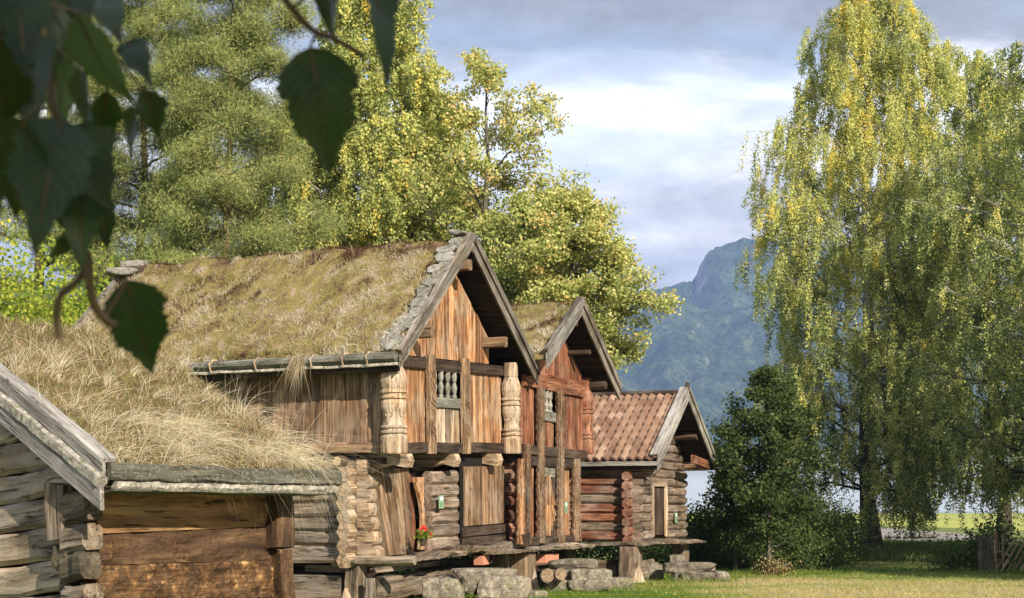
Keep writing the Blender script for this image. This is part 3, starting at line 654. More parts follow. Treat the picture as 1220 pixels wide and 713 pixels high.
    mb = MB(); mb.beam((-2.3, -1.6, .60), (-1.5, -1.6, .60), .1, .12, r=.9); mb.build('cross_rail', 'carved', T)
    mb = MB(); mb.beam((-.12, .95, .62), (-.12, 1.20, .62), .2, .17, ch=.03, wob=.002); mb.build('brick_pier', 'terracotta', T)
build_B1(B1)

# ================================================================ second loft
B2 = thing('storehouse', 'narrower middle storehouse of rust red boards with four full-height carved columns and a turf roof', 'storehouse', (.938, 33.78, 0), 21., 0, 'old timber storehouses in a row')
def build_B2(T):
    W, e, rz, ez, xf, xb = 4.0, .62, 5.88, 4.28, .55, -6.2
    ey = W/2+e
    roofframe(T, W, e, xb, xf, rz, ez, bm='agedbrown', lm='grey', drop=.27, eL=2.12)
    turf('turf_roof', T, xb, xf-.03, 2.12, rz-(rz-ez)/ey*2.12, rz, 'turf1', -1, .15, .07, 120, 60, 13)
    turf('turf_roof', T, xb, xf-.03, ey, ez, rz, 'turf1', 1, .15, .07, 60, 30, 14)
    ztop = lambda y: rz-.12-(rz-ez)*abs(y)/ey
    mb = MB(); boards(mb, -1.95, 1.85, 4.26, 0, 14, 'x', -.06, .035, lambda y: ztop(y)-.08); mb.build('gable_boards', 'rust', T)
    mb = MB(); mb.beam((.0, -1.95, 4.24), (.0, 1.75, 4.24), .1, .34, seg=6, wob=.01, r=.6); mb.build('tie_beam', 'rust', T)
    for (py, pz, pr_) in ((2.0, 4.36, .1), (0, 5.55, .1), (.9, 5.0, .06)): mb = MB(); mb.log((-.4, py, pz), (xf-.08, py, pz), pr_, pr_, 9, 3, .05, r=.4); mb.build('purlin', 'darkwood', T)
    for (a, b, n) in ((-2.12, -1.3, 6), (.12, 1.78, 11)):
        mb = MB(); boards(mb, a, b, 2.9, 4.06, n, 'x', -.05, .035); mb.build('wall_boards', 'rust', T)
    mb = MB(); boards(mb, -1.1, -.14, 2.9, 3.42, 6, 'x', -.04, .035); mb.build('panel_boards', 'rust', T)
    fr = MB(); fr.beam((.0, -1.1, 3.53), (.0, -.14, 3.53), .09, .20, r=.4); win = fr.build('window', 'greymoss', T)
    mb = MB(); mb.plate([(-.12, -1.1, 3.6), (-.12, -.14, 3.6), (-.12, -.14, 4.08), (-.12, -1.1, 4.08)], (.02, 0, 0)); mb.build('black_opening_plate', 'black', win)  # black plate in place of the unlit interior
    for y in (-.98, -.78, -.56, -.34):
        mb = MB(); mb.lathe((-.02, y, 3.62), [(0, .05), (.05, .055), (.07, .03), (.15, .055), (.25, .03), (.32, .055), (.42, .05), (.45, .05)], 10); mb.build('baluster', 'greymoss', win)
    mb = MB(); mb.beam((.02, -2.1, 2.80), (.02, 1.8, 2.80), .14, .2, seg=7, wob=.01, r=.5); mb.beam((-.01, -2.1, 2.58), (-.01, 1.1, 2.58), .14, .2, seg=7, wob=.01, r=.2); mb.build('gallery_beam', 'darkwood', T)
    column(T, .08, -1.22, .94, 4.08, .12); column(T, .08, -.02, .94, 4.1, .12)
    column(T, .08, 1.02, .94, 2.7, .13); column(T, .10, -2.1, .94, 2.9, .12); column(T, .10, -2.42, .94, 2.6, .10, 'orange')
    carved_post(T, -.02, 1.98, 2.84, 1.42, .92, 'rust')
    # lower wall
    mb = MB(); boards(mb, -1.98, -1.34, 1.05, 2.48, 4, 'x', -.06, .035); mb.build('wall_boards', 'rust', T)
    mb = MB(); boards(mb, .12, .90, 1.05, 2.48, 4, 'x', -.06, .035); mb.build('wall_boards', 'orange', T)
    mb = MB(); mb.beam((.02, -2.0, .98), (.02, .95, .98), .16, .17, r=.3); mb.build('sill_beam', 'darkwood', T)
    d = MB(); boards(d, -1.12, -.12, 1.05, 2.48, 5, 'x', -.02, .03); door = d.build('door', 'darkwood', T)
    mb = MB()
    for (zb, sg) in ((1.7, 1), (1.08, -1)):                      # diamond of slanted staves
        for k in range(5):
            w = .085; y = -.62
            for s in (-1, 1):
                o = s*(.05+k*w)
                h0 = zb+(k*.10 if sg < 0 else 0); h1 = zb+.62-(k*.11 if sg > 0 else 0)
                if h1-h0 > .1: mb.plate([(.02, y+o, h0), (.02, y+o+w*.8*s, h0), (.02, y+o*.55+w*.8*s, h1), (.02, y+o*.55, h1)][::s], (.03+.005*(k % 2), 0, 0), (0, 0, 1), r=U(.1, 1))
    mb.build('herringbone_panel', 'orange', door)
    mb = MB(); mb.beam((-.02, -1.10, 2.38), (-.02, -.14, 2.38), .08, .2, r=.6); mb.build('lintel', 'greymoss', T)
    # sides
    mb = MB(); boards(mb, -5.8, -.1, 2.75, 4.2, 24, 'y', -1.96, .03); mb.build('gallery_boards', 'rust', T)
    mb = MB(); boards(mb, -5.8, -.1, 2.75, 4.2, 20, 'y', 1.98, .03); mb.build('gallery_boards', 'rust', T)
    mb = MB(); mb.plate([(-5.8, -1.95, 2.68), (-.1, -1.95, 2.68), (-.1, 1.95, 2.68), (-5.8, 1.95, 2.68)], (0, 0, .04), (1, 0, 0)); mb.build('gallery_floor', 'darkwood', T)
    mb = MB()
    for z in np.linspace(.95, 2.55, 7):
        mb.log((-5.6, -1.9, z), (-.15, -1.9, z), .13, .13, 8, 8, .05); mb.log((-5.6, .98, z), (-.15, .98, z), .13, .13, 8, 8, .05)
    mb.build('log_wall', 'redlog', T)
    mb = MB(); boards(mb, -1.9, 1.9, .85, 0, 12, 'x', -5.7, .03, lambda y: ztop(y)-.1); mb.build('back_gable', 'brown', T)
    mb = MB(); mb.log((-.02, 1.18, .92), (.06, 1.18, 1.4), .09, .06, 9, 4, .08, r=.8); mb.build('post_foot', 'orange', T)
    mb = MB(); mb.beam((.15, -2.35, .92), (.17, -2.42, 1.15), .2, .2, up=(1, 0, 0), wob=.02); mb.build('post_foot', 'darkwood', T)
    # slab, stubs
    mb = MB(); rough_slab(mb, -.35, .32, -3.4, -1.5, .86, .10, 21, .5); rough_slab(mb, -.3, .36, -1.9, 1.55, .90, .14, 23, .8); mb.build('sill_slab', 'oldgrey', T)
    for (x, y, w) in ((.02, -2.1, .5), (-.2, 1.1, .36), (-5., -1.8, .4), (-5., 1.5, .4)):
        mb = MB(); mb.beam((x, y, -.05), (x, y, .77), w, w*.8, up=(1, 0, 0), seg=5, wob=.012, taper=1.0, r=.4); mb.build('stub_post', 'carvedbrown' if w == .5 else 'darkwood', T)
    mb = MB(); mb.beam((-.1, -1.7, .22), (-.1, 1.6, .22), .2, .5, seg=6, r=.1); mb.build('plinth_beam', 'darkwood', T)
    mb = MB(); mb.plate([(.22, -2.1, .0), (.26, -1.75, .0), (.22, -1.95, .5)], (-.1, 0, 0), (0, 0, 1), r=.9); mb.build('prop', 'carved', T)
    mb = MB(); mb.beam((.1, -1.25, .63), (.1, -.45, .63), .2, .18, ch=.03, wob=.002); mb.build('brick_pier', 'terracotta', T)
    mb = MB(); mb.beam((-5.4, -1.9, .8), (-.3, -1.9, .8), .2, .16, seg=8); mb.beam((-5.4, 1.0, .8), (-.3, 1.0, .8), .2, .16, seg=8); mb.build('sill_log', 'greylog', T)
build_B2(B2)

# ================================================================ tiled house
B3 = thing('storehouse', 'smallest storehouse at the far end with an orange pantile roof and red log walls', 'storehouse', (3.533, 38.4, 0), 22.2, 0, 'old timber storehouses in a row')
def build_B3(T):
    W, e, rz, ez, xf, xb = 4.4, .30, 4.33, 2.66, .95, -6.0
    xf = .72; ey = W/2+e; sl = (rz-ez)/ey; nrm = 1/math.hypot(1, sl)
    # pantile slopes
    for s in (-1, 1):
        per, row = .20, .30; Ls = ey/nrm; nr = int(Ls/row)+1; nx = int((xf-xb)/per)*10+1
        xs = np.linspace(xb, xf-.02, nx); V_ = []; RN = []
        for k in range(nr+1):
            for q, hh in ((0, .0), (1, .0)):
                d = min(Ls, k*row+(row*.985 if q else 0)); y = d*nrm; ph = (xs-xb)/per*2*pi
                # upper edge of a course lies low, lower edge lies on top of the next course
                zz = rz-sl*y+.05+.038*np.sin(ph)+.012*np.sin(2*ph+.6)+(.0 if q == 0 else .062)
                jit = .006*np.sin(np.floor((xs-xb)/per)*12.9+k*7.7)
                V_.append(np.stack([xs, np.full(nx, s*(y+.0)), zz+jit], 1)); tr_ = np.sin(np.floor((xs-xb)/per-.25)*127.1+k*311.7)*43758.5; RN.append(tr_-np.floor(tr_))
        v = np.concatenate(V_); f = quad_grid(len(V_), nx); f = f[:, ::-1] if s < 0 else f
        m, n, l = (None, None, None)
        if s < 0:
            m, n, l = new_mat('clay_pantiles'); rn = attr(n, 'rnd').outputs['Fac']; tc = n.new('ShaderNodeTexCoord').outputs['Object']
            c = ramp(n, [(0, (.12, .065, .042)), (.35, (.175, .098, .062)), (.7, (.225, .132, .086)), (1, (.31, .215, .155))]); l.new(rn, c.inputs[0])
            t = noise(n, l, tc, 7, 6, .7); fq = maprange(n, l, t.outputs[0], .48, .62, 0, .6); col = mixc(n, l, fq, c.outputs[0], (.20, .13, .09))
            t2 = noise(n, l, tc, 22, 4, .7); fq = maprange(n, l, t2.outputs[0], .60, .66, 0, .6); col = mixc(n, l, fq, col, (.42, .38, .30))
            finish(m, n, l, col, .85, t2.outputs[0], .4, .01); M['tile'] = m
        npmesh('tile_roof', v, f, 'tile', np.concatenate(RN), T, True)
    mb = MB(); mb.log((xb, 0, rz+.07), (xf, 0, rz+.07), .06, .06, 10, 30, .12); mb.build('ridge_cap', 'darkwood', T)
    mb = MB()
    for s in (-1, 1): mb.plate([(xb, 0, rz-.02), (xf-.02, 0, rz-.02), (xf-.02, s*ey, ez-.02), (xb, s*ey, ez-.02)][::s], (0, 0, -.04), (1, 0, 0))
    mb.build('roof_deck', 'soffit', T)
    for s in (-1, 1):
        mb = MB(); mb.plate([(xf, 0, rz+.16), (xf, s*(ey+.05), ez+.12), (xf, s*(ey+.03), ez-.17), (xf, 0, rz-.13)][::-s], (.035, 0, 0), (0, s*nrm, -sl*nrm), r=.8)
        if s > 0: mb.plate([(xf+.04, 0, rz+.20), (xf+.04, s*(ey+.07), ez+.15), (xf+.04, s*(ey+.06), ez+.03), (xf+.04, 0, rz+.08)][::-s], (.03, 0, 0), (0, s*nrm, -sl*nrm), r=.5)
        mb.build('bargeboard', 'grey' if s < 0 else 'greymoss', T)
    mb = MB(); mb.beam((xf-.08, -.01, rz+.19), (xf-.08, -ey-.02, ez+.17), .19, .03, up=(0, -sl*nrm, nrm), r=1.); mb.build('verge_board', 'grey', T)
    mb = MB(); mb.beam((xf, 0, rz+.13), (xf, 0, rz+.30), .09, .09, up=(1, 0, 0)); mb.build('ridge_peg', 'darkwood', T)
    mb = MB(); mb.beam((xb, -ey-.02, ez-.02), (xf, -ey-.02, ez-.02), .03, .10, seg=12, r=.7); mb.build('eave_board', 'grey', T)
    mb = MB(); mb.beam((xb, -ey+.1, ez-.10), (xf-.1, -ey+.1, ez-.10), .1, .1, seg=12, r=.1); mb.build('eave_beam', 'darkwood', T)
    # log walls, alternating reddish and grey
    zs = np.linspace(1.02, 2.46, 8); yc = -2.1
    mb = MB()
    for i, z in enumerate(zs):
        if i % 3 != 1: mb.beam((-5.6, yc, z), (.0, yc, z), .2, .2+.012*sin(i*5), seg=14, wob=.009, r=U(.2, 1), ch=.2)
    mb.build('log_wall', 'redlog', T)
    mb = MB()
    for i, z in enumerate(zs):
        if i % 3 == 1: mb.beam((-5.6, yc, z), (.0, yc, z), .2, .2, seg=14, wob=.009, r=U(.4, .9), ch=.2)
    mb.build('log_wall', 'greylog', T)
    mb = MB()
    for i, z in enumerate(zs): mb.log((-5.6, -yc, z), (.0, -yc, z), .112, .112, 9, 8, .05)
    mb.build('log_wall', 'redlog', T)
    mb = MB(); i = 0; z = 1.02
    while z < rz-.2:
        half = min(2.1, (rz-.12-z)/sl-.05); cut = 1
        if z < 2.22:
            mb.beam((-.05, -half, z), (-.05, -.70, z), .2, .2, seg=4, wob=.01, r=U(.1, .9), ch=.2); mb.beam((-.05, .40, z), (-.05, half, z), .2, .2, seg=4, wob=.01, r=U(.1, .9), ch=.2)
        else: mb.beam((-.05, -half, z), (-.05, half, z), .2, .2, seg=8, wob=.01, r=U(.1, .9), ch=.2)
        z += .206; i += 1
    mb.build('gable_log_wall', 'greylog', T)
    mb = MB()
    for z in np.linspace(1.02, 3.9, 14): mb.log((-5.5, -min(2.1, (rz-.15-z)/sl), z), (-5.5, min(2.1, (rz-.15-z)/sl), z), .11, .11, 8, 4)
    mb.build('back_wall', 'redlog', T)
    # corner log ends
    mb = MB()
    for i, z in enumerate(zs-.1):
        mb.log((-.06, yc+.05, z), (-.06, yc-.30, z), .105, .115, 6, 3, .05, r=U(.3, .9))
    mb.build('log_end', 'redlog', T)
    mb = MB()
    for i, z in enumerate(zs):
        l = .24+.06*sin(i*1.9)+(.0 if i < 6 else .14*(i-5))
        lobe(mb, 0, l, yc-.10, z, .205, .2, U(.3, .9))
    mb.build('log_end', 'greylog', T)
    mb = MB()
    for i, z in enumerate(zs): mb.log((-.05, 2.02, z), (-.05, 2.24+.04*sin(i*2.3)+.03*max(0, i-5), z), .11, .09, 9, 3, .06, r=U(.3, .9))
    mb.build('log_end', 'greylog', T)
    for (py, pz, pr_) in ((2.12, 2.70, .12), (-2.12, 2.62, .09), (0, 4.08, .1), (1.15, 3.40, .1)): mb = MB(); mb.log((-.4, py, pz), (xf-.10, py, pz), pr_, pr_, 9, 4, .05, r=.6); mb.build('purlin', 'carvedbrown' if py > 2 else 'darkwood', T)
    mb = MB(); mb.beam((xf-.10, .7, 2.83), (xf-.10, 2.2, 2.72), .08, .2, r=.5); mb.build('tie_beam', 'rust', T)
    d = MB(); boards(d, -.68, .22, 1.02, 2.12, 3, 'x', .0, .03); door = d.build('door', 'darkwood', T)
    mb = MB(); mb.beam((.06, .29, .98), (.06, .29, 2.18), .12, .07, up=(1, 0, 0), r=.9); mb.beam((.04, -.72, .98), (.04, -.72, 2.18), .08, .07, up=(1, 0, 0), r=.4); mb.beam((.05, -.76, 2.2), (.05, .36, 2.2), .07, .09, r=.4); mb.build('door_frame', 'carved', T)
    # platform slabs
    mb = MB(); rough_slab(mb, -5.6, .15, -2.5, -1.9, .90, .12, 31, .6); rough_slab(mb, -.25, .45, -2.3, .2, .90, .11, 33, .6); rough_slab(mb, -.3, .4, .1, 2.7, .86, .10, 35, .6); mb.build('sill_slab', 'oldgrey', T)
    for (x, y, w) in ((-.05, -2.2, .62), (-.1, 2.0, .5), (-3.5, -2.0, .4), (-5.4, 2, .4)):
        mb = MB(); mb.beam((x, y, -.05), (x, y, .79), w, w*.7, up=(1, 0, 0), seg=5, wob=.015, taper=.9, r=.6); mb.build('stub_post', 'greylog', T)
    mb = MB(); mb.beam((-5.4, -2.05, .26), (-.4, -2.05, .26), .2, .42, seg=8, wob=.01, r=.4); mb.beam((-.1, -1.85, .22), (-.1, -.55, .25), .25, .42, wob=.02, r=.7); mb.build('plinth_beam', 'greylog', T)
    mb = MB(); mb.plate([(.12, -2.62, .0), (.36, -2.35, .0), (.25, -2.5, .44)], (-.1, .05, 0), (0, 0, 1), r=.9); mb.build('prop', 'carved', T)
build_B3(B3)

# ================================================================ near left turf-roofed shed
B0 = thing('storehouse', 'low log shed nearest the camera with long straw-coloured grass falling over its roof edge', 'storehouse', (-3.555, 13.71, 0), -48.5, -5.6, 'old timber storehouses in a row')
def build_B0(T):
    # local: x along the long wall (away to the right), +y inwards; visible faces are y=yw and x=0
    yw, L, ez, yr, rz, ye = -.33, 2.30, 1.755, 2.2, 3.60, -.80
    sl = (rz-ez)/(yr-ye); nrm = 1/math.hypot(1, sl); x0, x1 = -.36, 2.15
    mb = MB()
    for k in range(12):
        a, b = ye+(yr-ye)*k/12, ye+(yr-ye)*(k+1)/12-.006
        mb.plate([(x0+.02, a, ez+sl*(a-ye)-.04), (x1, a, ez+sl*(a-ye)-.04), (x1, b, ez+sl*(b-ye)-.04), (x0+.02, b, ez+sl*(b-ye)-.04)], (0, 0, .035), (1, 0, 0))
        y2 = 2*yr-a; y3 = 2*yr-b; mb.plate([(x0+.02, y2, ez+sl*(a-ye)-.04), (x1, y2, ez+sl*(a-ye)-.04), (x1, y3, ez+sl*(b-ye)-.04), (x0+.02, y3, ez+sl*(b-ye)-.04)][::-1], (0, 0, .035), (1, 0, 0))
    mb.build('roof_deck', 'darkwood', T)
    turf('turf_roof', T, x0+.04, x1, yr-ye, ez, rz, 'turf0', -1, .12, .05, 160, 120, 40, yr)
    turf('turf_roof', T, x0+.04, x1, yr-ye, ez, rz, 'turf0', 1, .12, .05, 60, 40, 41, yr)
    # bargeboards: upper board, birch bark roll, lower board
    def barge(xo, dz, w, mat, name, th=.035, yend=ye-.05):
        mb = MB(); n = 7; z = lambda y: ez+sl*(y-ye)+dz
        for s in (0, 1):
            pts = []
            for y in (yend, yr): pts.append((xo, y if not s else 2*yr-y, z(y)))
            lo = [(p[0], p[1], p[2]-w/nrm) for p in pts[::-1]]
            mb.plate((pts+lo)[::(1 if s else -1)], (-th, 0, 0), (0, nrm if not s else -nrm, sl*nrm), r=.6)
        return mb.build(name, mat, T)
    barge(x0, .185, .125, 'grey', 'bargeboard'); barge(x0-.02, -.02, .155, 'grey', 'bargeboard', .04)
    mb = MB(); mb.log((x0-.03, ye-.04, ez+.0), (x0-.03, yr, rz+.0), .05, .05, 9, 30, .22, r=.5); mb.build('bark_roll', 'bark', T)
    mb = MB(); mb.beam((x0+.05, ye-.02, ez+.18), (x0+.05, yr, rz+.20), .16, .04, up=(0, -sl*nrm, nrm), seg=8, wob=.008, r=.8); mb.build('verge_cap', 'grey', T)
    # eave
    mb = MB(); mb.beam((x0+.02, ye-.07, ez+.08), (x1+.02, ye-.07, ez+.06), .07, .135, seg=16, wob=.008, r=.35); mb.build('turf_log', 'mossdark', T)
    mb = MB(); mb.log((x0+.08, ye-.05, ez-.03), (x1-.02, ye-.05, ez-.035), .036, .036, 10, 90, .38, r=.6); mb.build('bark_roll', 'bark', T)
    mb = MB(); mb.beam((x0+.05, ye+.0, ez-.07), (x1-.15, ye+.0, ez-.075), .18, .024, seg=10, wob=.004, r=.8); mb.build('eave_board', 'mossdark', T)
    # long wall: broad hewn timbers
    def hewn(mb, a, b, z0, z1, y, r, rough=.015, t=.16, z0b=None, z1b=None):
        z0b = z0 if z0b is None else z0b; z1b = z1 if z1b is None else z1b; nx, nz = 60, 12; vs = []; gs = []; off = U(0, 40)
        for i in range(nx+1):
            for j in range(nz+1):
                u, v = i/nx, j/nz; x = a+(b-a)*u; lo = z0+(z0b-z0)*u; hi = z1+(z1b-z1)*u; z = lo+(hi-lo)*v
                rr = rough*(float(fbm(np.array([x*7+off]), np.array([z*9.]), 4, 3)[0])-.5)*4; ed = .022*(1-min(1, min(v, 1-v)*6))
                vs.append((x, y-rr+ed, z)); gs.append((off+(x-a), y, z+off))
        nf = len(vs); fs = [(i*(nz+1)+j, (i+1)*(nz+1)+j, (i+1)*(nz+1)+j+1, i*(nz+1)+j+1) for i in range(nx) for j in range(nz)]
        mb.add(vs, fs, gs, r)
        mb.plate([(a, y+.03, z0+.004), (b, y+.03, z0b+.004), (b, y+.03, z1b-.004), (a, y+.03, z1-.004)], (0, t, 0), (1, 0, 0), r)
    mb = MB(); hewn(mb, -.10, 1.86, 1.38, 1.86, yw, .55, .006, z0b=1.43); mb.build('wall_timber', 'warmlog', T)
    mb = MB(); hewn(mb, -.10, 1.86, 1.12, 1.375, yw+.02, .22, .02, z1b=1.425); mb.build('wall_timber', 'burnt', T)
    mb = MB(); hewn(mb, -.10, 1.86, .78, 1.115, yw-.01, .98, .045); hewn(mb, -.10, 1.86, .40, .775, yw, .7, .04); hewn(mb, -.10, 1.86, -.05, .395, yw, .7, .03); mb.build('wall_timber', 'burnt', T)
    # far corner post and notched end
    mb = MB(); mb.beam((1.83, yw-.06, 1.22), (1.85, yw-.06, 1.72), .22, .20, up=(0, 1, 0), seg=3, wob=.008, r=.1, taper=.9); mb.build('corner_block', 'burnt', T)
    mb = MB(); mb.beam((1.86, yw-.04, -.05), (1.87, yw-.04, 1.20), .15, .17, up=(0, 1, 0), seg=6, wob=.012, r=.6); mb.build('corner_block', 'burnt', T)
    # near corner: a tapering bracket over hewn, knobbly log ends
    mb = MB(); mb.plate([(-.29, .17, 1.86), (-.29, -.13, 1.80), (-.29, -.08, 1.36), (-.29, .12, 1.36)], (.28, 0, 0), (0, 0, 1), r=.6); mb.build('bracket', 'oldgrey', T)
    for k, (z, r, x1_) in enumerate(((1.20, .15, -.22), (.95, .13, -.17), (.68, .14, -.2), (.4, .14, -.2))):
        mb = MB(); mb.log((.14, .0, z), (x1_-.05, .0+U(-.02, .02), z+U(-.02, .02)), r, r*.72, 9, 6, .2, r=U(.1, .8)); mb.build('log_end', 'cornerwood', T)
    for k, (z, h) in enumerate(((1.60, .30), (1.34, .24), (1.10, .24), (.84, .26), (.54, .28), (.2, .3))):
        mb = MB(); mb.beam((-.19, yw+.26, z), (-.19+U(-.02, .02), yw-.06+U(-.02, .03), z+U(-.02, .02)), .21, h*.96, up=(0, 0, 1), seg=3, wob=.014, taper=U(.88, 1.0), r=U(.1, .9), ch=.2); mb.build('log_end', 'oldgrey' if k % 2 else 'cornerwood', T)
    # gable wall: broad logs along y
    mb = MB(); z = .05; k = 0
    for z0, z1 in ((-.05, .30), (.30, .63), (.63, .93), (.93, 1.21), (1.21, 1.50), (1.50, 1.76), (1.76, 2.02), (2.02, 2.3), (2.3, 2.6), (2.6, 2.9), (2.9, 3.2), (3.2, 3.42)):
        zc = (z0+z1)/2; a = max(yw+.22, (z1-ez)/sl+ye+.05); b = 2*yr-a
        if b > a: mb.beam((.0, a, zc), (.0, b, zc), .22+U(-.02, .02), (z1-z0)-.012, seg=14, wob=.012, r=U(.15, .8), ch=.17); mb.log((1.95, a, zc), (1.95, b, zc), (z1-z0)/2+.012, None, 10, 8, .04)
    mb.build('gable_log_wall', 'flatlog', T)
    mb = MB(); mb.beam((.1, 4.6, 1), (2.0, 4.6, 1), .2, 1.7); mb.build('back_wall', 'darkwood', T)
    # hidden interior stop so light does not leak between timbers
    mb = MB(); mb.plate([(.1, yw+.2, 0), (1.85, yw+.2, 0), (1.85, yw+.2, 1.9), (.1, yw+.2, 1.9)], (0, .05, 0)); mb.build('inner_light_stop', 'black', T)
    # ---- grass in tufts that radiate from their own middle, flattened towards the right and over the eave
    rs = np.random.default_rng(11); RY = yr-ye
    def add(name, NT, per, spread, Lr, wr, seg, lean, droop, rad, t0, hmin=.0, xlim=None, up=.9):
        cx = rs.uniform(x0+.08, x1-.05, NT); cy = rs.uniform(hmin, 1, NT)**.8*RY
        if xlim: cx = rs.uniform(xlim[0], xlim[1], NT)
        dn = fbm(cx*2.1, cy*2.1, 3, 77); k_ = dn > .40; cx, cy, dn = cx[k_], cy[k_], dn[k_]; NT = len(cx)
        la = rs.normal(0, 1, NT)*(1.5-.8*cy/RY); ll = rs.uniform(.3, 1.3, NT); tl = rs.uniform(.6, 1.35, NT)*(.6+.8*np.clip((dn-.4)*4, 0, 1)); tc_ = rs.normal(t0, .14, NT)
        c = np.repeat(np.arange(NT), per); n = len(c); an = rs.uniform(0, 2*pi, n); r_ = rs.uniform(0, 1, n)
        x = np.clip(cx[c]+np.cos(an)*r_*spread, x0+.06, x1-.01); yd = np.clip(cy[c]+np.sin(an)*r_*spread, 0, RY-.01)
        B = np.stack([x, yr-yd, roof_top(x, yd, RY, ez, rz, .12, .05, 40)-.015], 1); e = (cy[c]/RY)**2
        d0 = np.stack([np.cos(an)*r_*rad+lean*ll[c]*np.cos(la[c])*.5, -np.sin(an)*r_*rad-lean*ll[c]*np.sin(la[c])*.5-.1*e, np.full(n, up)+rs.normal(0, .1, n)], 1)
        bd = np.stack([lean*ll[c]*np.cos(la[c])+rs.normal(0, .16, n), -lean*ll[c]*np.sin(la[c])-.35*e+rs.normal(0, .16, n), -droop*(.5+e)*rs.uniform(.5, 1.3, n)], 1)
        v, f, k = blades(B, d0, bd, rs.uniform(*Lr, n)*tl[c], rs.uniform(*wr, n), seg)
        tag(npmesh(name, v, f, 'straw', np.repeat(np.clip(tc_[c]+rs.normal(0, .13, n), 0, 1), k), T), kind='stuff')
    add('long_grass', 260, 16, .05, (.10, .32), (.0026, .0052), 5, .40, .55, 1.0, .38, .02)
    add('matted_grass', 380, 18, .08, (.06, .18), (.003, .006), 4, .45, .8, 1.3, .78, .0)
    add('long_grass', 120, 22, .05, (.22, .46), (.0022, .0046), 7, .58, .95, .8, .25, .45, (x0+.7, x1-.05))
    add('drooping_grass', 18, 28, .05, (.26, .44), (.002, .0044), 7, .55, 1.25, .7, .28, .75, (x0+1.3, x1-.02), .7)
    add('seed_stalks', 170, 3, .03, (.22, .45), (.002, .0034), 5, .16, .14, .3, .2, .1)
    N = 26000; x = rs.uniform(x0+.05, x1, N); yd = rs.uniform(0, 1, N)*(yr-ye); z = roof_top(x, yd, yr-ye, ez, rz, .12, .05, 40)
    v, f, k = blades(np.stack([x, yr-yd, z-.01], 1), rs.normal(0, .6, (N, 3))+np.array([0, 0, .8]), rs.normal(0, .3, (N, 3)), rs.uniform(.02, .08, N), rs.uniform(.004, .009, N), 2)
    tag(npmesh('short_turf', v, f, 'heath', np.repeat(np.clip(rs.normal(.45, .25, N), 0, 1), k), T), kind='stuff')
build_B0(B0)

def heath(T, x0, x1, ey, ez, rz, seed, N, hmax=.16, th=.17, amp=.08):
    rs = np.random.default_rng(seed+50); x = rs.uniform(x0, x1-.06, N); yd = rs.uniform(0, 1, N)*ey
    z = roof_top(x, yd, ey, ez, rz, th, amp, seed); c = fbm(x*1.1, yd*1.1, 4, seed+9); c2 = fbm(x*3.5, yd*3.5, 3, seed+19)
    h = rs.uniform(.3, 1, N)*hmax*(.35+1.3*np.clip((c2-.35)*2.2, 0, 1))
    edge = (yd/ey > .985); h[edge] *= .5
    d0 = rs.normal(0, .5, (N, 3))+np.array([.1, -.1, .9]); bd = rs.normal(0, .25, (N, 3))+np.array([0, 0, -.25])
    u_ = yd/ey; e1 = fbm(x*1.3+60, yd*1.6, 5, seed+61); e2 = fbm(x*1.7+20, yd*1.7, 5, seed+62); e3 = fbm(x*2.6+20, yd*2.6, 4, seed+63)
    v, f, k = blades(np.stack([x, -yd, z-.015], 1), d0, bd, h, rs.uniform(.006, .016, N), 2)
    c3 = fbm(x*.8+30, yd*.8, 3, seed+77); t = np.clip((c-.5)*3.6+.30+.26*yd/ey+(c2-.5)*1.9+rs.normal(0, .10, N), 0, .86)+.14*(c3 > .6)*(yd/ey > .45)
    e4 = fbm(x*6+11, yd*6, 3, seed+64); t = np.where(e4 > .66, np.clip(rs.normal(.92, .06, N), 0, 1), t)
    t = np.where(e1 > .50+.22*u_, np.clip(rs.normal(.10, .07, N), 0, 1), t); t = np.where(e2 > .61, np.clip(rs.normal(.57, .05, N), 0, 1), t); t = np.where((e3 > .63) & (u_ > .3), np.clip(rs.normal(.92, .07, N), 0, 1), t)
    tag(npmesh('heather_and_grass', v, f, 'heath', np.repeat(t, k), T), kind='stuff')
    # pale lichen/reindeer moss tufts and taller seed grass
    n = N//16; x = rs.uniform(x0, x1-.1, n); yd = rs.uniform(.0, 1, n)**.7*ey; c = fbm(x*1.6+9, yd*1.6, 3, seed+29); kk = c > .56; x, yd = x[kk], yd[kk]; n = len(x)
    z = roof_top(x, yd, ey, ez, rz, th, amp, seed)
    v, f, k = blades(np.stack([x, -yd, z-.01], 1), rs.normal(0, .4, (n, 3))+np.array([.15, -.2, .8]), rs.normal(0, .2, (n, 3))+np.array([.1, -.1, -.3]), rs.uniform(.1, .3, n), rs.uniform(.005, .010, n), 3)
    tag(npmesh('seed_grass', v, f, 'straw', np.repeat(np.clip(rs.normal(.5, .25, n), 0, 1), k), T), kind='stuff')
heath(B1, -7.8, .30, 2.61, 4.22, 6.55, 3, 90000, .10)
heath(B2, -6.1, .5, 2.12, 5.88-1.6/2.62*2.12, 5.88, 13, 22000, .14, .15, .07)
# tuft hanging over the big roof's eave
rs = np.random.default_rng(3); n = 420; x = -1.72+rs.normal(0, .09, n)
v, f, k = blades(np.stack([x, np.full(n, -2.60)+rs.normal(0, .04, n), np.full(n, 4.38)+rs.normal(0, .03, n)], 1), rs.normal(0, .3, (n, 3))+np.array([0, -.8, .5]), rs.normal(0, .12, (n, 3))+np.array([0, 0, -1.7]), rs.uniform(.15, .45, n), rs.uniform(.004, .008, n), 4)
tag(npmesh('hanging_tuft', v, f, 'straw', np.repeat(np.clip(rs.normal(.65, .15, n), 0, 1), k), B1), kind='stuff')

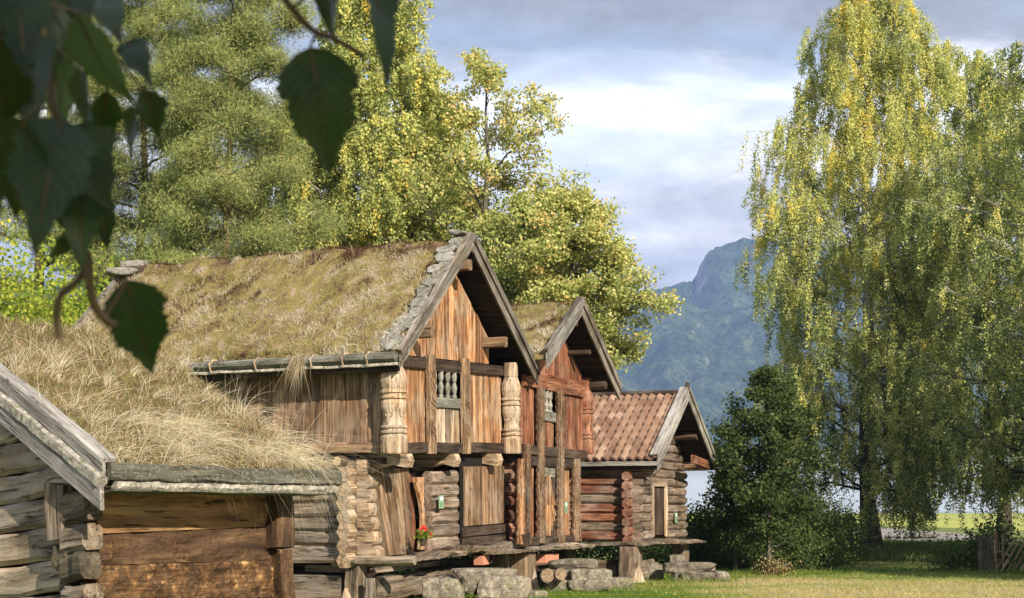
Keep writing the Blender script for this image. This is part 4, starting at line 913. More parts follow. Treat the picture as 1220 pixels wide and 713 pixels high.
# ================================================================ stones, logs, flower, notices
def stone(px, py, w, h, Y, dep, label, rot=0., seed=1, r=None, cat='stone', name='fieldstone'):
    p = at(px, py, Y); s = Y/FPX; o = MB(); o.rock((0, 0, 0), (w*s*1.04, dep, h*s*1.06), 0, seed, r)
    ob = o.build(name, 'stone', None, False); ob.location = (p[0], Y, max(p[2], h*s*.5-.03)); ob.rotation_euler = (0, 0, rot)
    return tag(ob, label, cat, 'stacked fieldstones below the storehouses')
ST = [(578, 685, 70, 13, 28.9, .6, 'long pale flat stone capping the step pile below the flower pot', .03),
      (529, 703, 44, 24, 28.6, .55, 'square sunlit cream stone at the left end of the nearest pile', -.05),
      (561, 697, 22, 20, 28.7, .5, 'small dark stone wedged between the cream block and the whitish mossy block', .1),
      (600, 702, 58, 26, 28.55, .55, 'large whitish lichen-covered block at the right of the nearest pile', .05),
      (545, 690, 40, 8, 28.95, .5, 'thin dark flat stone directly under the long pale capping slab', 0.),
      (636, 709, 26, 10, 29.3, .4, 'little pale stone lying on the lawn beside the nearest pile', .2),
      (683, 672, 52, 11, 32.2, .6, 'mossy slab on top of the middle pile under the middle storehouse', .02),
      (676, 683, 40, 10, 32.15, .55, 'dark narrow stone second from the top in the middle pile', -.05),
      (702, 686, 46, 14, 32.0, .6, 'wide rounded mossy stone right of centre in the middle pile', .08),
      (700, 698, 48, 13, 31.9, .6, 'lowest broad lichen stone of the middle pile resting on the grass', 0.),
      (664, 698, 26, 13, 32.0, .5, 'dark low stone below the cut log rounds', .1),
      (735, 696, 34, 13, 33.6, .5, 'grey stone at the right foot of the middle pile', -.1),
      (822, 676, 56, 10, 36.9, .6, 'long grey slab topping the far right pile below the tiled house', -.03),
      (838, 687, 52, 11, 36.7, .6, 'long grey stone in the middle layer of the far right pile', .03),
      (809, 685, 14, 8, 36.8, .45, 'small block under the left half of the far topmost slab', .1),
      (824, 694, 46, 6, 36.7, .55, 'thin dark stone at the very bottom of the far right pile', 0.),
      (858, 688, 16, 12, 36.6, .5, 'end block closing the right side of the far right pile', .1),
      (775, 686, 26, 20, 37.6, .5, 'upright pale boulder beneath the floor of the tiled house', .1),
      (806, 668, 18, 12, 38.6, .4, 'short stone prop between the far pile and the tiled house floor', 0.)]
for i, (px, py, w, h, Y, dep, lab, rot) in enumerate(ST): stone(px, py, w, h, Y, dep, lab, rot, i+1, U(.2, 1))
for px, py, r, Y, lab in ((652, 686, 8.5, 31.55, 'left one of two cut log rounds leaning on the middle stone pile'), (668, 684, 7.5, 31.5, 'right one of two cut log rounds leaning on the middle stone pile')):
    p = at(px, py, Y); s = Y/FPX; T = thing('log_round', lab, 'log', (p[0], Y, p[2]), 0, 0, 'cut log rounds'); mb = MB(); mb.log((0, .12, 0), (0, -.10, 0), r*s, r*s*.97, 14, 3, .05); mb.build('bark', 'ashbark', T)
    mb = MB(); mb.log((0, -.095, 0), (0, -.115, 0), r*s*.93, r*s*.9, 14, 2, .05); mb.build('cut_face', 'carvedbrown', T)
# geranium
p = at(504, 651, 28.95); T = thing('flower_pot', 'small flower pot of bright red geraniums at the foot of the orange door jamb', 'flower pot', (p[0], 28.95, p[2]))
mb = MB(); mb.lathe((0, 0, 0), [(0, .05), (.10, .075), (.105, .085), (.13, .085), (.128, .07), (.11, .07)], 16); mb.build('pot', 'darkwood', T)
rs = np.random.default_rng(4); n = 170; P = rs.normal(0, 1, (n, 3))*np.array([.075, .075, .045])+np.array([0, 0, .19]); v, f = leafcards(P, .05, -.3, .5); npmesh('foliage', v, f, 'lime', np.repeat(rs.uniform(0, .5, n), 4), T)
for (dx, dz) in ((-.04, .30), (.04, .29), (.13, .20), (.01, .34)):
    n = 34; P = rs.normal(0, .017, (n, 3))+np.array([dx, -.03, dz]); v, f = leafcards(P, .022, 0, .6); npmesh('bloom', v, f, 'redflower', None, T)
    v, f, g = tubes([(np.array([(dx*.2, 0, .12), (dx*.7, -.01, .2), (dx, -.03, dz)]), np.array([.004, .004, .003]))], 5); npmesh('flower_stem', v, f, 'lime', None, T)
# green notices on the walls
def notice(b, x, y, z, lab, par=None):
    q = b.location; a = -b.rotation_euler[2]; ro = b.rotation_euler[0]
    yy, zz = y*cos(ro)-z*sin(ro), y*sin(ro)+z*cos(ro)
    T = thing('notice_sign', lab, 'sign', (q[0]+cos(a)*x+sin(a)*yy, q[1]-sin(a)*x+cos(a)*yy, zz), math.degrees(a), math.degrees(ro), 'green notice plates on the storehouse walls')
    mb = MB(); mb.beam((0, 0, -.12), (0, 0, .12), .17, .015, up=(1, 0, 0), wob=0, ch=.02, seg=1); mb.build('plate', 'signgreen', T)
    mb = MB(); mb.beam((.010, 0, .03), (.010, 0, .09), .10, .004, up=(1, 0, 0), wob=0, seg=1, ch=.02); mb.build('white_panel', 'signwhite', T)
    mb = MB()
    for k in range(3): mb.beam((.0105, -.06, -.02-.03*k), (.0105, .06-.02*k, -.02-.03*k), .005, .008, wob=0, seg=1, ch=.02)
    mb.build('printed_line', 'signink', T)
notice(B1, -.22, -.28, 1.76, 'green notice plate on the grey logs beside the orange jamb above the geraniums')
notice(B2, .06, .42, 1.66, 'green notice plate between two carved columns of the middle storehouse')
notice(B3, .10, 1.00, 1.42, 'green notice plate right of the door of the tiled house')

# ================================================================ ground, field, path, lake, mountains
def struct(o): return tag(o, kind='structure')
def groundmat():
    m, n, l = new_mat('meadow_ground'); tc = n.new('ShaderNodeTexCoord').outputs['Object']
    a = noise(n, l, tc, .35, 7, .65); b = noise(n, l, tc, 6, 6, .75)
    c = ramp(n, [(.35, (.10, .15, .028)), (.5, (.15, .19, .04)), (.6, (.24, .22, .075)), (.72, (.32, .26, .12))]); l.new(a.outputs[0], c.inputs[0])
    c2 = ramp(n, [(.3, (.45, .45, .45)), (.6, (1.1, 1.1, 1.1))]); l.new(b.outputs[0], c2.inputs[0])
    col = mixc(n, l, 1., c.outputs[0], c2.outputs[0], 'MULTIPLY')
    sp = n.new('ShaderNodeSeparateXYZ'); l.new(tc, sp.inputs[0]); wy = noise(n, l, tc, .6, 4); ya = n.new('ShaderNodeMath'); ya.operation = 'MULTIPLY_ADD'; l.new(wy.outputs[0], ya.inputs[0]); ya.inputs[1].default_value = 3; l.new(sp.outputs[1], ya.inputs[2])
    k1 = maprange(n, l, ya.outputs[0], 38.6, 40.2, .8, 0); k2 = maprange(n, l, sp.outputs[0], 3.2, 5.5, 0, 1); km = n.new('ShaderNodeMath'); km.operation = 'MULTIPLY'; l.new(k1, km.inputs[0]); l.new(k2, km.inputs[1])
    col = mixc(n, l, km.outputs[0], col, (.42, .34, .17))
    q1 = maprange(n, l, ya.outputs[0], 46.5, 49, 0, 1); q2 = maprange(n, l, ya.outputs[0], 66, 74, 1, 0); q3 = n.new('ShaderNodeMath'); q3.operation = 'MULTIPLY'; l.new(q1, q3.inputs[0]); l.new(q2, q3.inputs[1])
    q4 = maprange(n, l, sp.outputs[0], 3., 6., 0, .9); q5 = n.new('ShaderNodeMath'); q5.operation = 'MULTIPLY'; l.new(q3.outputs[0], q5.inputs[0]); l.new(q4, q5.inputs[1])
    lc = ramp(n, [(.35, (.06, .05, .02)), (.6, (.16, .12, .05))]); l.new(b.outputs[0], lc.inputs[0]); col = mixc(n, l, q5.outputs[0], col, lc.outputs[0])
    return finish(m, n, l, col, .95, b.outputs[0], 1., .05)
M['ground'] = groundmat()
def simplemat(name, stops, sc, sc2, bd=.05):
    m, n, l = new_mat(name); tc = n.new('ShaderNodeTexCoord').outputs['Object']
    a = noise(n, l, mapping(n, l, tc, sc), 1, 6, .65); b = noise(n, l, tc, sc2, 5, .75)
    c = ramp(n, stops); l.new(a.outputs[0], c.inputs[0]); c2 = ramp(n, [(.3, (.6, .6, .6)), (.65, (1.15, 1.15, 1.15))]); l.new(b.outputs[0], c2.inputs[0])
    return finish(m, n, l, mixc(n, l, 1., c.outputs[0], c2.outputs[0], 'MULTIPLY'), .95, b.outputs[0], .8, bd)
M['field'] = simplemat('sunlit_field', [(.35, (.26, .30, .05)), (.5, (.38, .38, .08)), (.68, (.48, .45, .12))], (.02, .05, 1), 1.2)
M['gravel'] = simplemat('gravel', [(.35, (.20, .175, .15)), (.65, (.34, .30, .26))], (.5, .5, .5), 9, .03)
M['strip'] = simplemat('worn_grass', [(.35, (.20, .20, .06)), (.5, (.36, .30, .14)), (.68, (.46, .36, .20))], (.25, .9, 1), 8)
M['litter'] = simplemat('leaf_litter', [(.35, (.06, .05, .02)), (.5, (.11, .10, .03)), (.68, (.20, .15, .06))], (.8, .8, 1), 7)
x = np.concatenate([-np.geomspace(3800, 12, 24), np.linspace(-10, 24, 120), np.geomspace(26, 3800, 22)]); y = np.concatenate([[-180, -60, -15, 0, 10, 20], np.linspace(24, 60, 110), np.geomspace(62, 5000, 40)])
X, Y = np.meshgrid(x, y, indexing='ij'); fade = np.clip((62-Y)/10, 0, 1)*np.clip((Y-20)/5, 0, 1)
Z = (fbm(X*.7, Y*.7, 3, 2)-.5)*.07*fade*(np.abs(X) < 22)
Z = Z+.10*np.exp(-((X-2)/30)**2)*0
v = np.stack([X, Y, Z], -1).reshape(-1, 3); f = quad_grid(len(x), len(y)); struct(npmesh('ground', v, f, 'ground', None, None, True))
def sheet(name, pts, z, mat, nx=30, smooth=True):
    """pts: list of (near_xy, far_xy) pairs giving a strip"""
    v = []; m = 8
    for (a, b) in pts:
        for k in range(m): t = k/(m-1); v.append((a[0]+(b[0]-a[0])*t, a[1]+(b[1]-a[1])*t, z))
    f = quad_grid(len(pts), m)[:, ::-1]; return struct(npmesh(name, np.array(v), f, mat, None, None, True))
sheet('field', [((-400, 140), (-1200, 880)), ((-60, 135), (-200, 885)), ((gnd(1000, 624)), (150, 890)), (gnd(1060, 626.5), (260, 890)), (gnd(1120, 629), (330, 888)), (gnd(1200, 632), (420, 886)), ((90, 115), (800, 880))], .012, 'field')
sheet('gravel_path', [(gnd(960, 632), gnd(960, 624.5)), (gnd(1010, 638), gnd(1010, 627)), (gnd(1072, 644), gnd(1072, 631)), (gnd(1120, 648), gnd(1120, 634)), (gnd(1173, 653), gnd(1173, 639)), (gnd(1230, 661), gnd(1230, 645)), (gnd(1330, 676), gnd(1330, 654))], .016, 'gravel')
def lawn_h(x, y): return (fbm(x*.7, y*.7, 3, 2)-.5)*.07*np.clip((62-y)/10, 0, 1)*np.clip((y-20)/5, 0, 1)*(np.abs(x) < 22)
# lawn blades
N = 90000; rs = np.random.default_rng(21); yy = 29+rs.uniform(0, 1, N)**1.3*26; xx = rs.uniform(-.06, .36, N)*yy
pt = fbm(xx*.45, yy*1.1, 4, 60); band = np.exp(-((yy-36.3)/2.6)**2)
tan_ = np.clip((38.6-yy)/1.2, 0, 1)*np.clip((xx/yy-.10)/.05, 0, 1); tt = np.clip(.40+(pt-.5)*1.6+.56*tan_+rs.normal(0, .13, N), 0, 1)
v, f, k = blades(np.stack([xx, yy, lawn_h(xx, yy)-.005], 1), rs.normal(0, .5, (N, 3))+np.array([0, 0, 1]), rs.normal(0, .3, (N, 3)), rs.uniform(.03, .085, N), rs.uniform(.008, .016, N), 2)
tag(npmesh('lawn_grass', v, f, 'lawnblade', np.repeat(tt, k)), kind='stuff')
N = 26000; yy = rs.uniform(50, 80, N); xx = rs.uniform(.13, .36, N)*yy
v, f, k = blades(np.stack([xx, yy, np.zeros(N)], 1), rs.normal(0, .5, (N, 3))+np.array([0, 0, 1]), rs.normal(0, .4, (N, 3)), rs.uniform(.08, .28, N), rs.uniform(.02, .05, N), 2)
tag(npmesh('rough_grass', v, f, 'hedge', np.repeat(np.clip(rs.normal(.6, .25, N), 0, 1), k)), kind='stuff')
E_ = [(*at(px, py, Y)[:2], (w+14)*Y/FPX) for (px, py, w, h, Y, dep, lab, rot) in ST if py > 690 or Y > 36]+[(gnd(px, 686)[0], 41.2+U(-.5, .8), 1.3) for px in range(845, 1005, 14)]+[(gnd(px, 684)[0], 41.0, .7) for px in range(1135, 1235, 14)]+[(14.77, 66.0, 1.5)]
N = 9000; ci = rs.integers(0, len(E_), N); E_ = np.array(E_); xx = E_[ci, 0]+rs.uniform(-.6, .6, N)*E_[ci, 2]; yy = E_[ci, 1]-.38+rs.normal(0, .16, N)
v, f, k = blades(np.stack([xx, yy, lawn_h(xx, yy)-.01], 1), rs.normal(0, .4, (N, 3))+np.array([0, 0, 1]), rs.normal(0, .35, (N, 3))-np.array([0, 0, .2]), rs.uniform(.06, .24, N)*rs.uniform(.4, 1, N), rs.uniform(.006, .013, N), 3)
tag(npmesh('edge_grass', v, f, 'lawnblade', np.repeat(np.clip(rs.normal(.35, .25, N), 0, 1), k)), kind='stuff')
n_ = 2600; yy = rs.uniform(30, 60, n_); xx = rs.uniform(.0, .34, n_)*yy; P = np.stack([xx, yy, lawn_h(xx, yy)+rs.uniform(.01, .05, n_)], 1); v, f = leafcards(P, .05, 0, .5)
v = v.reshape(-1, 4, 3); v[..., 2] = P[:, None, 2]+(v[..., 2]-P[:, None, 2])*.3; tag(npmesh('fallen_leaves', v.reshape(-1, 3), f, 'birchy', np.repeat(rs.uniform(.7, 1, n_), 4)), kind='stuff')
# lake
m, n, l = new_mat('lake_water'); tc = n.new('ShaderNodeTexCoord').outputs['Object']; t = noise(n, l, mapping(n, l, tc, (.05, .2, 1)), 1, 4)
M['water'] = finish(m, n, l, (.10, .16, .20), .12, t.outputs[0], .2, .1, .5)
v = np.array([(-3500, 900, .05), (3500, 900, .05), (3500, 2300, .05), (-3500, 2300, .05)], float); struct(npmesh('lake', v, np.array([[0, 1, 2, 3]]), 'water'))
# mountains
m, n, l = new_mat('forested_mountain'); tc = n.new('ShaderNodeTexCoord').outputs['Object']; geo = n.new('ShaderNodeNewGeometry')
a = noise(n, l, tc, .012, 8, .7); b = noise(n, l, mapping(n, l, tc, (.09, .09, .03)), 1, 6, .8)
c = ramp(n, [(.35, (.02, .04, .016)), (.5, (.04, .065, .03)), (.62, (.08, .11, .045)), (.75, (.17, .18, .08))]); l.new(a.outputs[0], c.inputs[0])
c2 = ramp(n, [(.38, (.2, .2, .2)), (.6, (1.7, 1.7, 1.7))]); l.new(b.outputs[0], c2.inputs[0]); col = mixc(n, l, 1., c.outputs[0], c2.outputs[0], 'MULTIPLY')
sx = n.new('ShaderNodeSeparateXYZ'); l.new(geo.outputs['Normal'], sx.inputs[0]); rk = maprange(n, l, sx.outputs[2], .45, .62, 1, 0)
rn_ = noise(n, l, mapping(n, l, tc, (.03, .03, .004)), 1, 7, .7); rc = ramp(n, [(.3, (.10, .10, .10)), (.65, (.32, .31, .30))]); l.new(rn_.outputs[0], rc.inputs[0])
col = mixc(n, l, rk, col, rc.outputs[0]); M['mount'] = finish(m, n, l, col, .95, b.outputs[0], 1., 6.)
pr = np.array([(-900, 420), (-300, 380), (0, 330), (300, 345), (600, 350), (700, 352), (760, 347), (800, 340), (829, 333), (836, 318), (843, 305), (850, 296), (862, 288), (878, 283), (900, 278), (940, 272), (985, 288), (1050, 325), (1220, 350), (1600, 372), (2200, 400)], float)
xs = np.linspace(-.62, .85, 900)[:, None]; ys = np.linspace(2300, 4750, 240)[None]
X = xs*ys; Yb = ys*np.ones_like(xs)
crest = np.interp(xs*FPX+CXP, pr[:, 0], (HZ-pr[:, 1])/FPX*4000)
q = (Yb-2300)/1700; g = np.interp(q, [0, .12, .32, .42, .55, .8, 1, 1.2, 1.45], [0, .17, .44, .52, .60, .80, 1., .93, .6])
dome = np.interp(xs*FPX+CXP, [829, 836, 860, 960, 1020], [0, .25, 1, 1, 0])*np.clip(1-np.abs(Yb-4000)/260, 0, 1)
base_c = np.minimum(crest, np.interp(xs*FPX+CXP, [700, 829, 900, 960, 1050], [540, 575, 560, 540, 560]))
Z = base_c*g+(crest-base_c)*np.interp(np.abs(Yb-4000), [0, 120, 330], [1, .9, 0])
Z = Z*(1+.0*X)+(fbm(X/300, Yb/420, 5, 90)-.5)*210*np.clip(q*3, 0, 1)*np.clip(np.abs(Yb-4000)/450+.10, 0, 1)-np.abs(fbm(X/120, Yb/500, 4, 97)-.5)*90*np.clip(q*3, 0, 1)*np.clip(np.abs(Yb-4000)/400, .15, 1)+(fbm(X/14, Yb/14, 2, 91)-.5)*20*np.clip(q*6, 0, 1)+(fbm(X/45, Yb/60, 4, 93)-.5)*26*np.clip(dome, 0, 1)
Z = np.where(q <= 0.001, -1.5, Z); v = np.stack([X, Yb, Z], -1).reshape(-1, 3)
struct(npmesh('mountain', v, quad_grid(900, 240), 'mount', None, None, True))

# ================================================================ trees on the right
def env_pts(pts): a = np.array(pts, float); return lambda t: float(np.interp(t, a[:, 0], a[:, 1]))
G1, G2, G3 = 'birches on the right', 'trees behind the storehouses', 'dark shrubs beneath the birches'
bx, by = gnd(1040, 655)
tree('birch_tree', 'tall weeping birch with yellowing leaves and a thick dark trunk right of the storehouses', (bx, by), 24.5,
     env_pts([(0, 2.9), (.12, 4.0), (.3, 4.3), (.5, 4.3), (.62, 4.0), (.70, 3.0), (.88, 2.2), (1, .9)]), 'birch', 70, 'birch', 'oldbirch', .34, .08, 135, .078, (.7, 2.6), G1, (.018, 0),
     lambda P: .16*np.clip((P[..., 2]-8)/8, -1, 1)-.04+.10*(P[..., 0] < .5), 5, 9, 4, rj=(.74, 1.08))  # leaf tint lightens upward and leftward, painting the sunlit part of the crown
p = at(1196, 640, 72.)
tree('birch_tree', 'second tall birch half hidden behind the big one, leaves tinted greener in its shaded lower crown', (p[0], 72), 23.0,
     env_pts([(0, 3.8), (.2, 4.6), (.5, 4.7), (.7, 4.1), (.85, 3.3), (1, 1.0)]), 'birch', 60, 'birch', 'oldbirch', .30, .10, 110, .088, (.7, 2.5), G1, (-.05, 0), lambda P: .14*np.clip((P[..., 2]-10)/8, -1, 1)+.0, 6, 8, 4)  # leaf tint darkens downward, putting crown shade into the colour
p = at(1275, 640, 58.)
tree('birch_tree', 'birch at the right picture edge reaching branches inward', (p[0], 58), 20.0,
     env_pts([(0, 3.6), (.2, 3.9), (.5, 3.7), (.75, 3.0), (.9, 1.8), (1, .4)]), 'birch', 46, 'birch', 'oldbirch', .26, .12, 84, .085, (.6, 2.2), G1, (.0, 0), lambda P: .08*np.clip((P[..., 2]-8)/8, -1, 1)-.06, 8, 7, 4)  # weaker downward darkening of the leaf tint, again painted shade
# small rowan in front
tree('rowan_tree', 'slender dark green young tree with a thin pale stem in front of the shrubs', (gnd(918, 686)[0], 40.2), 5.1,
     env_pts([(0, .7), (.25, 1.05), (.5, 1.0), (.75, .75), (.92, .4), (1, .1)]), 'ash', 30, 'ash', 'ashbark', .055, .14, 34, .075, group=None, seed=12, nsec=6, ntw=3, sig=.12, rj=(.45, 1.2))
tree('rowan_tree', 'loose leafy sapling left of the slender young tree beside the tiled house', (gnd(884, 684)[0], 42.0), 3.7,
     env_pts([(0, .5), (.4, .75), (.75, .5), (1, .1)]), 'ash', 18, 'ash', 'ashbark', .04, .25, 22, .08, group=None, seed=14, nsec=5, ntw=3, sig=.12)
for i, (px, D, w, h, lab) in enumerate(((842, 44, 1.9, 1.75, 'rounded dark shrub directly right of the tiled house corner'), (872, 46, 2.2, 1.9, 'dark shrub behind the loose sapling'), (905, 45, 2.4, 1.8, 'wide dark shrub behind the stem of the young tree'),
        (945, 46, 2.3, 2.1, 'dark shrub right of the young tree'), (975, 47.5, 2.0, 1.9, 'dark shrub left of the bird house pole'), (960, 43.2, 1.6, 1.0, 'low dark shrub at the lawn edge below the young tree'),
        (995, 53, 1.6, 1.6, 'shrub just left of the bird house post'), (893, 42.6, 1.3, .9, 'low shrub at the lawn edge left of the thin stem'))):
    bush('shrub', lab, (at(px, 640, D)[0], D), (w, w*.8, h), 'hedge', int(6500*w*h/3), .075, 20+i, G3, tint=.35+.35*((i*5) % 7)/7)
bush('shrub', 'small reddish brown undergrowth clump at the foot of the young tree', (gnd(925, 687)[0], 39.9), (.7, .5, .35), 'heath', 700, .05, 33, None)
# shrubs between and behind the storehouse stilts
for i, (px, D, w, h, lab) in enumerate(((380, 42, 3.4, 1.6, 'undergrowth seen through the stilts below the leaning planks'), (520, 41, 3.4, 1.4, 'undergrowth seen through the stilts behind the stone step pile'), (640, 43, 3, 1.5, 'undergrowth seen through the stilts of the middle storehouse'), (740, 47, 3, 1.3, 'undergrowth seen through the gap below the red log wall'), (800, 48.5, 2.4, 1.5, 'undergrowth just left of the rounded corner shrub'))):
    bush('shrub', lab, (at(px, 640, D)[0], D), (w, 1.6, h), 'hedge', 3600, .085, 50+i, 'shrubs behind the storehouse stilts')
# right-hand gate shrub and wattle fence
bush('shrub', 'dark leafy shrub overhanging the slanted stick fence', (gnd(1207, 684)[0], 42.6), (1.2, 1.0, 1.35), 'hedge', 2600, .09, 71, None)
bush('shrub', 'loose green shrub left of the mossy gate stump', (gnd(1152, 684)[0], 42.2), (.75, .6, .85), 'ash', 900, .08, 72, None)
gx, gy = gnd(1176, 683); T = thing('gate_post', 'stout mossy brown gate post left of the slanted stick fence', 'gate post', (gx, gy, 0))
mb = MB(); mb.log((0, 0, -.1), (.02, 0, .92), .26, .22, 14, 8, .12, r=.4); mb.build('post', 'ashbark', T); mb = MB(); mb.log((.22, -.02, .5), (.25, -.04, 1.08), .13, .05, 10, 5, .15, r=.8); mb.build('broken_top', 'carvedbrown', T)
gx, gy = gnd(1187, 684); T = thing('stick_fence', 'rustic fence of slanted split rails tied between upright stakes at the right edge', 'fence', (gx, gy, 0))
for x in (0., .20, .95, 1.12):
    mb = MB(); mb.log((x+U(-.02, .02), U(-.08, .08), -.05), (x+U(-.03, .03), U(-.05, .05), .98+U(-.15, .1)), .032, .022, 7, 6, .12, r=.8); mb.build('stake', 'carved', T)
for k in range(11):
    x = -.05+.16*k; l = min(1., .9-.02*k); mb = MB(); mb.log((x, .02*(k % 3), .03), (x+.62*l, .02*(k % 3), .98*l), .03, .02, 7, 7, .12, r=U(.5, 1)); mb.build('slanted_rail', 'carved' if k % 3 else 'carvedbrown', T)
for k in range(3):
    p = np.array([(.1+.14*cos(a), .09*sin(a), .35+.2*k) for a in np.linspace(0, 2*pi, 10)]); v, f, g = tubes([(p, np.full(10, .014))], 5); mb = MB(); mb.add(v, [tuple(t) for t in f], g); mb.build('withy_tie', 'carvedbrown', T)
# bird house on a post
D = 59.; p0 = at(1011, 620, D); T = thing('bird_house', 'little dark bird house with pitched roof on a thin post beside the birch trunk', 'bird house', (p0[0], D, 0))
mb = MB(); mb.beam((0, 0, -.05), (0, 0, 1.0), .09, .09, up=(1, 0, 0), r=.6); mb.build('post', 'carvedbrown', T)
mb = MB(); mb.plate([(-.17, -.15, 1.0), (.17, -.15, 1.0), (.20, -.15, 1.28), (0, -.15, 1.44), (-.20, -.15, 1.28)], (0, .3, 0), r=.3); bd = mb.build('box', 'rust', T)
mb = MB(); mb.lathe((0, -.155, 1.18), [(0, .035), (.01, .035)], 12); mb.build('entrance_hole', 'black', bd)  # black disc painted for the dark of the hole
for s in (-1, 1):
    mb = MB(); mb.plate([(0, -.22, 1.47), (s*.29, -.22, 1.25), (s*.29, -.22, 1.22), (0, -.22, 1.44)][::s], (0, .44, 0), r=.2); mb.build('roof', 'darkwood', T)
mb = MB(); mb.beam((-.08, 0, 1.38), (-.08, 0, 1.56), .06, .06, up=(1, 0, 0)); mb.build('chimney', 'darkwood', T)

# ================================================================ trees behind the storehouses
def dt(px, D): return (at(px, 500, D)[0], D)
tree('pine_tree', 'tall olive-green pine with sky gaps between its boughs, above the big turf roof', dt(262, 46), 18.5,
     env_pts([(0, 2.6), (.2, 2.9), (.45, 2.5), (.7, 1.9), (.88, 1.3), (1, .3)]), 'pine', 58, 'pine', 'pinebark', .20, .22, 120, .135, group=G2, seed=31, nsec=9, ntw=5, sig=.24, rj=(.5, 1.15))
tree('pine_tree', 'broad pine left of the tall one, partly behind the hanging foreground leaves', dt(158, 49), 20.,
     env_pts([(0, 3.0), (.3, 3.0), (.6, 2.4), (.8, 1.7), (1, .3)]), 'pine', 58, 'pine', 'pinebark', .22, .18, 120, .14, group=G2, seed=32, nsec=9, ntw=5, sig=.25, rj=(.5, 1.15))
tree('pine_tree', 'pine at the left picture edge behind the dark foreground leaves', dt(40, 50), 19.,
     env_pts([(0, 3.2), (.3, 3.0), (.6, 2.4), (.8, 1.7), (1, .3)]), 'pine', 32, 'pine', 'pinebark', .26, .22, 90, .15, group=G2, seed=33, nsec=8, ntw=5, sig=.21)
tree('birch_tree', 'tall yellow-green weeping birch rising directly behind the big turf roof', dt(432, 51), 19.5,
     env_pts([(0, 2.6), (.3, 2.9), (.55, 2.6), (.75, 2.0), (.9, 1.4), (1, .4)]), 'birch', 54, 'birchy', 'birchbark', .22, .2, 84, .092, (.5, 1.9), G2, (0, 0), None, 34, 9, 4)
tree('birch_tree', 'shorter yellow birch between the tall one and the open-crowned maple', dt(505, 54), 16.6,
     env_pts([(0, 2.0), (.3, 2.4), (.6, 2.1), (.8, 1.3), (1, .3)]), 'birch', 42, 'birchy', 'birchbark', .18, .2, 72, .092, (.5, 1.7), G2, (0, 0), lambda P: .08, 35, 8, 4)
tree('birch_tree', 'slim birch filling the gap between the tall pine and the weeping birch', dt(350, 56), 16.2,
     env_pts([(0, 2.0), (.3, 2.1), (.6, 1.8), (.8, 1.2), (1, .3)]), 'birch', 34, 'birchy', 'birchbark', .16, .2, 60, .092, (.5, 1.6), G2, (0, 0), lambda P: -.05, 36, 8, 4)
tree('maple_tree', 'open-crowned maple with sparse golden leaves against the clouds', dt(582, 50), 16.1,
     env_pts([(0, 1.8), (.3, 2.4), (.55, 2.7), (.75, 2.4), (.9, 1.5), (1, .4)]), 'maple', 26, 'maple', 'ashbark', .2, .38, 30, .10, group=G2, seed=37, nsec=7, ntw=4, sig=.16, rj=(.55, 1.15), tintf=lambda P: .16*np.clip((P[..., 2]-10)/3, -1, 1)+.05)
tree('maple_tree', 'broad green-gold maple whose crown ends behind the middle storehouse', dt(674, 47), 10.9,
     env_pts([(0, 1.2), (.2, 1.75), (.45, 1.95), (.7, 1.6), (.88, .9), (1, .3)]), 'maple', 30, 'maple', 'ashbark', .2, .40, 44, .095, group=G2, seed=38, nsec=8, ntw=4, sig=.16, rj=(.5, 1.2), tintf=lambda P: .10+.08*np.clip((P[..., 2]-8)/3, -1, 1))
tree('maple_tree', 'leafy green maple between the open-crowned one and the broad one', dt(628, 49), 11.2,
     env_pts([(0, 1.8), (.3, 2.2), (.6, 2.0), (.85, 1.3), (1, .4)]), 'maple', 30, 'maple', 'ashbark', .18, .38, 46, .095, group=G2, seed=39, nsec=8, ntw=4, sig=.17, rj=(.5, 1.2), tintf=lambda P: .06)
for i, (px, D, w, h, lab) in enumerate(((8, 37, 3.8, 8.6, 'tall yellow-green bush at the left edge below the dark leaves'), (62, 38, 3.4, 8.2, 'bright yellow-green bush behind the grassy ridge'), (112, 40, 3.0, 7.6, 'yellow-green bush touching the left end of the big turf roof'))):
    bush('hazel_bush', lab, dt(px, D), (w, w*.8, h), 'lime', 15000, .11, 80+i, 'yellow-green bushes at the left', 18)
for i, (px, D, h, lab) in enumerate(((220, 43, 8.6, 'leafy bush showing just above the ridge under the tall pine'), (330, 47, 9.2, 'leafy bush showing above the ridge left of the weeping birch'), (470, 48, 9.2, 'leafy bush showing above the ridge near its right end'))):
    bush('hazel_bush', lab, dt(px, D), (3.6, 2.6, h), 'birchy', 12000, .10, 90+i, 'bushes behind the big roof', 14, tint=.25)
# trees standing outside the right edge that shade the shrubs and the birch foot
for i, (x, y, H, r) in enumerate(((17.5, 40, 10.5, 3.0), (21.5, 49, 13.5, 3.6), (27., 55, 13., 4.0), (23.5, 40, 13., 3.4), (15.3, 34.5, 8.2, 2.3))):
    T = tree('birch_tree', ('middle-sized shade birch beyond the right picture edge, level with the small tree', 'tallest shade birch beyond the right picture edge, beside the bird house', 'widest and farthest shade birch beyond the right picture edge', 'shade birch outermost from the lawn beyond the stick fence', 'smallest shade birch beyond the right picture edge, nearest the lawn')[i], (x, y), H, env_pts([(0, r*.8), (.4, r), (.8, r*.6), (1, .3)]), 'birch', 26, 'birch', 'birchbark', .25, .12, 26, .26, (.5, 1.6), 'birches beyond the right edge', seed=100+i, nsec=6, ntw=3)

